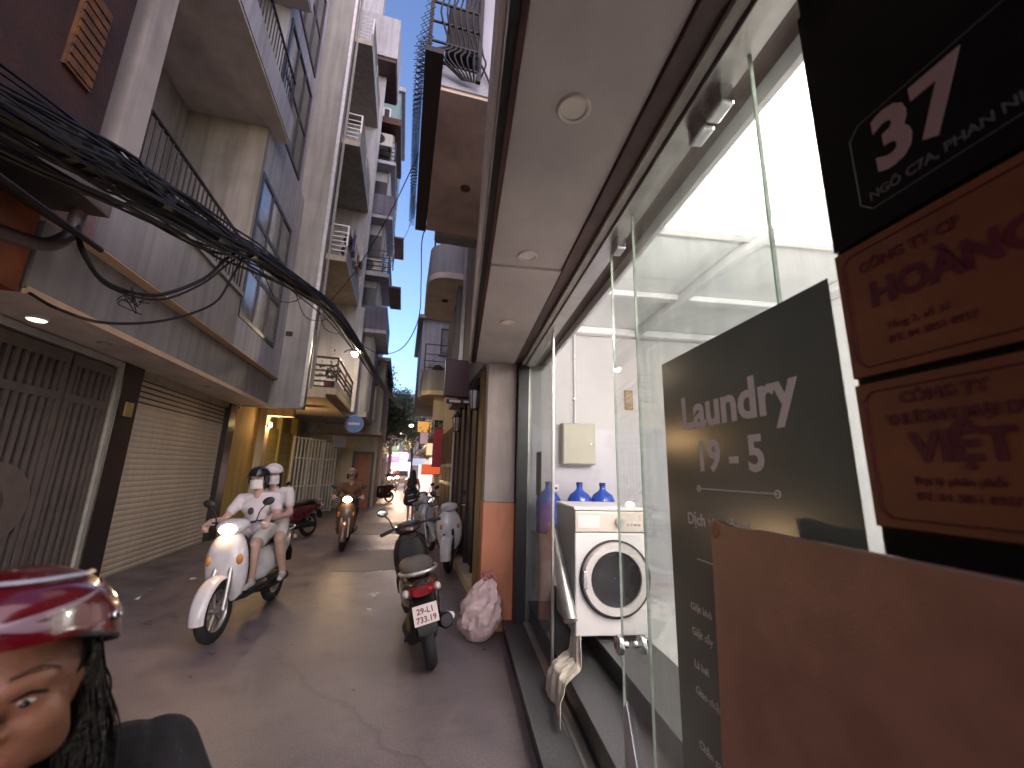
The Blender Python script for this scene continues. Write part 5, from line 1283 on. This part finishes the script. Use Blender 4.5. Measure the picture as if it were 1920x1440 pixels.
P5, h5 = seated('distant rider in red jacket on the farther scooter', S_F3, -.12, .80, (pm('red_jacket', (.25, .02, .03), .8), m_darkcl), m_skin, (0, 1, 0), MATS['white_helmet'], None, 'bar', False, 'distant riders', sleeve=False)

# walking woman in a dark dress
WK = thing('person', 'woman in a knee length dark dress walking away down the street', 'person', (.40, 14.35, 0))
f_ = (0.05, 1, 0); hd = Vector((0, .02, 1.50)); parts = [((0, 0, .98), .13, (0, 0, 1.16), .115, 0), ((-.08, 0, 1.22), .09, (.08, 0, 1.22), .09, 0), ((-.13, 0, 1.29), .05, (.13, 0, 1.29), .05, 0), ((0, 0, 1.30), .06, (0, .01, 1.42), .046, 1)]
parts += [((x, y, .95), .12, (x * 1.6, y * 1.9, .60), .145, 0) for x, y in ((.07, .05), (-.07, .05), (.07, -.05), (-.07, -.05), (0, .08), (0, -.08))]
parts += head_parts(hd, f_, 1)
for s in (-1, 1):
    ph = s * .07
    parts += [((s * .085, ph, .62), .06, (s * .08, ph * 1.8, .45), .05, 1), ((s * .08, ph * 1.8, .45), .05, (s * .075, ph * 1.5 - .03, .10), .033, 1), ((s * .075, ph * 1.5 - .05, .04), .032, (s * .085, ph * 1.5 + .12, .03), .027, 2)]
    el = (s * .24, -.02 + ph * .5, 1.05); wr = (s * .23, .16, .95)
    parts += [((s * .17, 0, 1.28), .05, el, .038, 1), (el, .038, wr, .026, 1)] + hand_parts(wr, (0, .5, -.8), (-s, 0, 0), (0, .8, .5), 1, 1, .4)
body_mesh('body', parts, [m_darkcl, m_skin_l, m_sand], WK, .012)
hb = MB().ell(hd + Vector((0, -.015, .035)), (.092, .098, .09), 16, 10)
for k in range(22):
    a = -pi / 2 + (k / 21 - .5) * 2.6; q = Vector((cos(a), sin(a), 0)); st = hd + q * .08 + Vector((0, 0, .04))
    hb.tube([st, st + q * .02 - Vector((0, 0, .15)), st + q * .03 - Vector((0, 0, .33 + rnd.uniform(-.05, .04)))], [.02, .02, .006], 6)
hb.build('hair', m_hair, WK, 0, True)

# ------------------------------------------------------------------ near rider with the red helmet
FG = thing('person', 'rider with glossy red helmet and loose black hair in a black jacket, passing close', 'person', (0, 0, 0))
F = Vector((-.06, -1, 0)).normalized(); U = Vector((0, 0, 1)); Rr = F.cross(U)
HC = Vector((-.02, -.10, 1.30)); s = 1.0
def hp(f, r, u): return HC + F * f + Rr * r + U * u
K_ = 1
parts = [(hp(-.03, 0, .035), .080, hp(.012, 0, .035), .078, K_), (hp(-.02, -.012, .0), .074, hp(-.02, .012, .0), .074, K_),
         (hp(.028, -.022, -.045), .050, hp(.028, .022, -.045), .050, K_), (hp(.052, -.012, -.092), .026, hp(.052, .012, -.092), .026, K_),
         (hp(.045, -.040, -.02), .036, hp(.02, -.052, -.06), .030, K_), (hp(.045, .040, -.02), .036, hp(.02, .052, -.06), .030, K_),
         (hp(.072, -.045, .036), .013, hp(.084, -.014, .034), .013, K_), (hp(.072, .045, .036), .013, hp(.084, .014, .034), .013, K_),
         (hp(.082, 0, .028), .011, hp(.098, 0, -.012), .012, K_), (hp(.098, 0, -.016), .013, hp(.100, 0, -.020), .012, K_),
         (hp(.084, -.014, -.022), .009, hp(.086, -.012, -.022), .008, K_), (hp(.084, .014, -.022), .009, hp(.086, .012, -.022), .008, K_),
         (hp(.074, -.020, -.055), .0085, hp(.084, 0, -.051), .009, 3), (hp(.074, .020, -.055), .0085, hp(.084, 0, -.051), .009, 3),
         (hp(.074, -.018, -.060), .009, hp(.082, 0, -.067), .010, 3), (hp(.074, .018, -.060), .009, hp(.082, 0, -.067), .010, 3),
         (hp(.066, -.034, .013), .017, hp(.066, -.030, .011), .017, K_), (hp(.066, .034, .013), .017, hp(.066, .030, .011), .017, K_),
         (hp(-.01, -.076, .01), .016, hp(-.014, -.078, -.03), .012, K_), (hp(-.01, .076, .01), .016, hp(-.014, .078, -.03), .012, K_)]
base = Vector((0, 0, 0))
nk = Vector((base.x, base.y + .02, 1.12)); ch = Vector((base.x, base.y + .05, .98)); pel = Vector((base.x, base.y + .12, .86))
parts += [(hp(-.03, 0, -.05), .055, nk, .058, K_), (ch + Vector((-.08, 0, 0)), .115, ch + Vector((.08, 0, 0)), .115, 0), (ch + Vector((-.15, 0, .10)), .068, ch + Vector((.15, 0, .10)), .068, 0), (nk + Vector((0, .0, -.04)), .085, nk + Vector((0, .01, 0)), .072, 0),
          (pel, .14, ch, .13, 0), (pel + Vector((-.08, 0, 0)), .12, pel + Vector((.08, 0, 0)), .12, 2)]
for q in (-1, 1):
    shd = ch + Vector((q * .20, 0, .09)); el = ch + Vector((q * .30, -.20, -.12)); wr = Vector((base.x + q * .30, base.y - .50, 1.03))
    parts += [(shd, .070, el, .055, 0), (el, .052, wr, .036, 0)] + hand_parts(wr, (0, -.8, -.3), (-q, 0, 0), (0, -.3, 1), K_, 1, .75)
    h_ = pel + Vector((q * .1, 0, -.02)); kn = Vector((base.x + q * .17, base.y - .36, .77)); an = Vector((base.x + q * .14, base.y - .30, .45))
    parts += [(h_, .10, kn, .068, 2), (kn, .064, an, .045, 2), (an + Vector((0, .03, -.04)), .038, an + Vector((0, -.16, -.06)), .03, 2)]
m_lip = pm('lip', (.36, .12, .10), .5, .1)
body_mesh('body', parts, [m_darkcl, pm('near_skin', (.29, .125, .075), .5, .12, 12, .12, 160), m_darkcl, m_lip], FG, .0055, 4)
for q in (-1, 1):
    e = MB().ell(hp(.0725, q * .032, .012), (.0122, .0122, .0058), 16, 10).build('eye', pm('eye_white', (.5, .48, .46), .2), FG, 0, True)
    MB().ell(hp(.0805, q * .032, .0105), (.006, .006, .0050), 12, 8).build('iris', MATS['iris'], e, 0, True)
    MB().tube(bez([hp(.071, q * .050, .017), hp(.083, q * .034, .024), hp(.084, q * .018, .017)], 10), [.0022, .003, .004, .004, .004, .004, .004, .004, .003, .003, .002][:len(bez([hp(.071, q * .05, .017), hp(.083, q * .034, .024), hp(.084, q * .018, .017)], 10))], 6).build('eyelid', m_hair, FG, 0, True)
    MB().tube(bez([hp(.070, q * .056, .043), hp(.087, q * .036, .053), hp(.092, q * .014, .046)], 10), .0026, 6).build('eyebrow', pm('brow_brown', (.09, .042, .03), .7), FG, 0, True)
hb = MB()
rn2 = random.Random(11)
hb.ell(hp(-.035, 0, .03), (.092, .095, .085), 20, 12); hb.ell(hp(-.055, 0, -.08), (.075, .05, .13), 16, 12)
for k in range(1300):
    a = rn2.uniform(-1.75, 1.75); q = (F * -cos(a) + Rr * sin(a)).normalized(); rr_ = rn2.uniform(.060, .104)
    st = HC + q * rr_ * .9 + U * rn2.uniform(0, .05) - F * .012; ln = rn2.uniform(.18, .34)
    wv = rn2.uniform(.004, .030); ph = rn2.uniform(0, 6)
    pts = [st + q * (.016 * sin(t * 2.4) + rn2.uniform(0, .006)) + (Rr * sin(ph + t * 5) + q * cos(ph + t * 4)) * wv * t - U * ln * t + q * .03 * t for t in (0, .2, .4, .6, .8, 1)]
    hb.tube(bez(pts, 15), [.0028 - .0020 * i / 15 for i in range(16)], 4)
hb.build('hair', m_hair, FG, 0, True)
# helmet: shell, stripe, rim, clear visor band, strap
HM = Matrix.Translation(hp(-.008, 0, .050)) @ Matrix.Rotation(math.atan2(F.x, -F.y) * 1.0, 4, 'Z') @ Matrix.Rotation(rad(-11), 4, 'X')
def hel(name, mat, mb, par, smooth=True):
    o = mb.build(name, mat, par, 0, smooth); return o
def hpt(th, ph, r): return HM @ Vector((r * .98 * sin(th) * sin(ph), -r * 1.16 * sin(th) * cos(ph), r * .98 * cos(th)))
n = 44; secs = []
RH = .118
edge = lambda ph: 1.36 + .34 * (1 - cos(ph)) / 2 + .06 * sin(ph) ** 2
for r_, rev in ((RH, 0), (RH * .92, 1)):
    for j in (range(15) if not rev else range(14, -1, -1)):
        secs.append([hpt(max(.015, edge(2 * pi * k / n) * j / 14), 2 * pi * k / n, r_ * (1 + .018 * (1 if .5 < j / 14 < .8 else 0))) for k in range(n)])
hs = hel('helmet', pm('red_helmet', (.12, .003, .008), .22, .15, 5, .0, coat=1.0), MB().loft(secs), FG)
def band(name, mat, f0, w, ph0, ph1, par, lift=1.022, th=None):
    mb = MB(); rows_ = []
    for i in range(29):
        ph = ph0 + (ph1 - ph0) * i / 28; c = f0(i / 28)
        rows_.append([hpt(c - w(i / 28) / 2, ph, RH * lift), hpt(c, ph, RH * (lift + .012)), hpt(c + w(i / 28) / 2, ph, RH * lift), hpt(c, ph, RH * (lift - .03))])
    return mb.loft(rows_).build(name, mat, par, 0, True)
m_stripe = pm('helmet_stripe', (.28, .19, .23), .2, .1, coat=.8)
band('stripe', m_stripe, lambda t: 1.28 - .55 * t ** 1.4, lambda t: .11 * (1 - .8 * t), -.35, 1.5, hs)
band('stripe', m_stripe, lambda t: 1.28 - .55 * t ** 1.4, lambda t: .11 * (1 - .8 * t), .35, -1.5, hs)
band('rim', m_plastic_k, lambda t: edge(2 * pi * t), lambda t: .07, 0, 2 * pi, hs, 1.0)
band('visor_band', pm('clear_visor', (.45, .45, .52), .1, .1, coat=.5), lambda t: .62 + .1 * sin(pi * t), lambda t: .07, -1.3, 1.3, hs, 1.06)
for ph in (1.15, 1.9, 2.5, -1.15, -1.9):
    MB().ell(hpt(1.30, ph, RH * 1.025), (.008, .008, .008), 10, 6).build('stud', m_chrome, hs, 0, True)
band('peak', MATS['red_helmet'], lambda t: 1.36 + .03 * sin(pi * t), lambda t: .05 + .08 * sin(pi * t), -.85, .85, hs, 1.08)
FR = rad(32)
FG.location = Vector((-.515, .80, 0)) - Matrix.Rotation(FR, 3, 'Z') @ Vector((HC.x, HC.y, 0)); FG.rotation_euler = (0, 0, FR)
S_FG.location = FG.location; S_FG.rotation_euler = (0, 0, pi + FR)

# ------------------------------------------------------------------ far trees, planters, car
def tree(lbl, loc, h, cr, n=2600, leafc=(.05, .09, .03), seed=1):
    r = random.Random(seed)
    T = thing('street_tree', lbl, 'tree', loc, 0, 'street trees')
    tr = MB(); tr.tube(bez([(0, 0, 0), (.05, .03, h * .3), (-.05, .05, h * .55), (.05, 0, h * .8)], 14), [.16 - .09 * i / 14 for i in range(14)] + [.05], 10)
    ends = []
    for k in range(9):
        a = r.uniform(0, 2 * pi); z = h * r.uniform(.45, .75); e = Vector((cos(a) * cr * r.uniform(.5, .9), sin(a) * cr * r.uniform(.5, .9), z + r.uniform(.3, 1.4)))
        tr.tube(bez([(0, 0, z - .5), Vector((0, 0, z)).lerp(e, .5) + Vector((0, 0, .2)), e], 8), [.06 - .005 * i for i in range(9)], 6); ends.append(e)
    tr.build('trunk', pm('bark', (.10, .075, .055), .9, .3, 12, .5, 30), T, 0, True)
    cw = MB(); clumps = [e + Vector((r.gauss(0, .3), r.gauss(0, .3), r.gauss(0, .25))) for e in ends for _ in range(3)] + [Vector((r.gauss(0, cr * .4), r.gauss(0, cr * .4), h * r.uniform(.75, 1.0))) for _ in range(8)]
    for i in range(n):
        c = r.choice(clumps); p = c + Vector((r.gauss(0, .34), r.gauss(0, .34), r.gauss(0, .26)))
        d = Vector((r.gauss(0, 1), r.gauss(0, 1), r.gauss(0, .6))).normalized(); w = d.orthogonal().normalized(); L_ = r.uniform(.12, .24)
        cw.add([p, p + d * L_ * .5 + w * L_ * .28, p + d * L_, p + d * L_ * .5 - w * L_ * .28], [(0, 1, 2, 3)])
    stuff(cw.build('crown', pm('leaf_%d' % seed, leafc, .55, .5, 3, 0), T))
    return T
tree('leafy street tree in front of the far left houses', (-1.35, 27.0, 0), 6.2, 1.5, 7000, (.055, .085, .03), 1)
tree('taller street tree farther behind the leafy one', (-1.0, 35.0, 0), 8.0, 1.8, 7000, (.04, .07, .03), 2)
tree('tree at the far end beside the white light box', (1.0, 45.0, 0), 7.5, 1.9, 6000, (.04, .065, .03), 3)
VN = thing('creeper_plant', 'dark creeper hanging from the roof edge of the slim grey house', 'plant', (-.95, 19.5, 6.2))
vm = MB(); r = random.Random(5)
for i in range(1500):
    t = r.random(); p = Vector((r.gauss(0, .16), t * 7.0 + r.gauss(0, .2), r.gauss(.0, .22) - .25 * r.random() - .7 * t))
    d = Vector((r.gauss(0, 1), r.gauss(0, 1), r.gauss(0, .8))).normalized(); w = d.orthogonal().normalized(); L_ = r.uniform(.08, .18)
    vm.add([p, p + d * L_ * .5 + w * L_ * .25, p + d * L_, p + d * L_ * .5 - w * L_ * .25], [(0, 1, 2, 3)])
stuff(vm.build('foliage', pm('creeper_leaf', (.022, .035, .02), .6, .5, 3, 0), VN))
MB().tube([(0, 0, 0), (0, 7.0, -.6)], .03, 6).build('stem', MATS['bark'], VN)
def pot_plant(lbl, loc, sd, h=.5):
    r = random.Random(sd); T = thing('pot_plant', lbl, 'plant', loc, 0, 'balcony pot plants')
    MB().tube([(0, 0, 0), (0, 0, .24)], [.10, .14], 14).build('pot', pm('terracotta', (.22, .09, .05), .8, .2), T, 0, True)
    m = MB()
    for i in range(160):
        p = Vector((r.gauss(0, .12), r.gauss(0, .12), .3 + abs(r.gauss(0, h * .5)))); d = Vector((r.gauss(0, 1), r.gauss(0, 1), r.gauss(.3, .7))).normalized(); w = d.orthogonal().normalized(); L_ = r.uniform(.06, .14)
        m.add([p, p + d * L_ * .5 + w * L_ * .25, p + d * L_, p + d * L_ * .5 - w * L_ * .25], [(0, 1, 2, 3)])
    stuff(m.build('foliage', pm('pot_leaf', (.04, .075, .03), .6, .5, 5, 0), T)); return T
pot_plant('pot plant on the upper balcony of the pale lavender house', (.75, 14.3, 4.24), 1, .9)
pot_plant('pot plant on the lower balcony of the pale lavender house', (1.3, 14.9, 2.9), 2, .7)
pot_plant('pot plant on the slate balcony of the dark blue block', (-1.4, 15.0, 8.74), 3)
pot_plant('pot plant on the lowest railed balcony of the tall grey house', (-2.0, 11.3, 3.56), 4)
CR = thing('parked_car', 'pale hatchback car stopped far down the street with headlights on', 'car', (.0, 41.5, 0))
mc = pm('car_paint', (.45, .42, .50), .25, .08, 4, 0, coat=.7)
bd_ = [(-1.9, .35), (-1.92, .75), (-1.55, .95), (-.95, 1.02), (-.35, 1.48), (.9, 1.52), (1.6, 1.1), (1.85, .95), (1.9, .4)]
cs = []
for sx, k in ((-.84, .94), (-.80, 1.0), (0, 1.02), (.80, 1.0), (.84, .94)): cs.append([(sx * (1 if z < .9 else .86), y * k, .3 + (z - .3) * (1 if abs(sx) < .83 else .96)) for y, z in bd_])
MB().loft(cs).build('body', mc, CR, .03, True)
MB().prism([(-.88, 1.05), (-.36, 1.42), (.85, 1.46), (1.45, 1.08)], 'x', -.735, .735).build('side_windows', m_pane_d, CR)
MB().add([(-.62, -1.02, 1.06), (.62, -1.02, 1.06), (.56, -.42, 1.47), (-.56, -.42, 1.47), (-.62, -1.0, 1.03), (.62, -1.0, 1.03), (.56, -.38, 1.44), (-.56, -.38, 1.44)], [(0, 1, 2, 3), (4, 7, 6, 5), (0, 4, 5, 1), (1, 5, 6, 2), (2, 6, 7, 3), (3, 7, 4, 0)]).build('windscreen', m_pane_d, CR)
for sx in (-1, 1):
    MB().ell((sx * .60, -1.86, .72), (.14, .06, .08), 14, 8).build('headlight', em('car_lamp', (1.0, .86, .6), 60), CR, 0, True)
    for y in (-1.2, 1.2):
        w = MB().ring((sx * .76, y, .31), .24, .075, 'x', 28, 8, 1.1).build('tyre', m_rubber, CR, 0, True)
        MB().cyl((sx * .73, y, .31), (sx * .82, y, .31), .18, 20).build('rim', m_alu, w)
    MB().ell((sx * .92, -.75, 1.05), (.08, .05, .06), 10, 6).build('mirror', mc, CR, 0, True)

# ------------------------------------------------------------------ put each Empty at the base of its thing
bpy.context.view_layer.update()
def walk(o):
    for c in o.children:
        yield c; yield from walk(c)
for o in list(COL.objects):
    if o.type == 'EMPTY' and o.parent is None and o.location.length < 1e-6 and abs(o.rotation_euler.z) < 1e-6:
        lo = Vector((1e9,) * 3); hi = -lo
        for c in walk(o):
            if c.type != 'MESH': continue
            for v in c.bound_box:
                p = c.matrix_world @ Vector(v); lo = Vector(map(min, lo, p)); hi = Vector(map(max, hi, p))
        if lo.x > 1e8: continue
        d = Vector(((lo.x + hi.x) / 2, (lo.y + hi.y) / 2, lo.z)); o.location = d
        for c in o.children: c.location = c.location - d
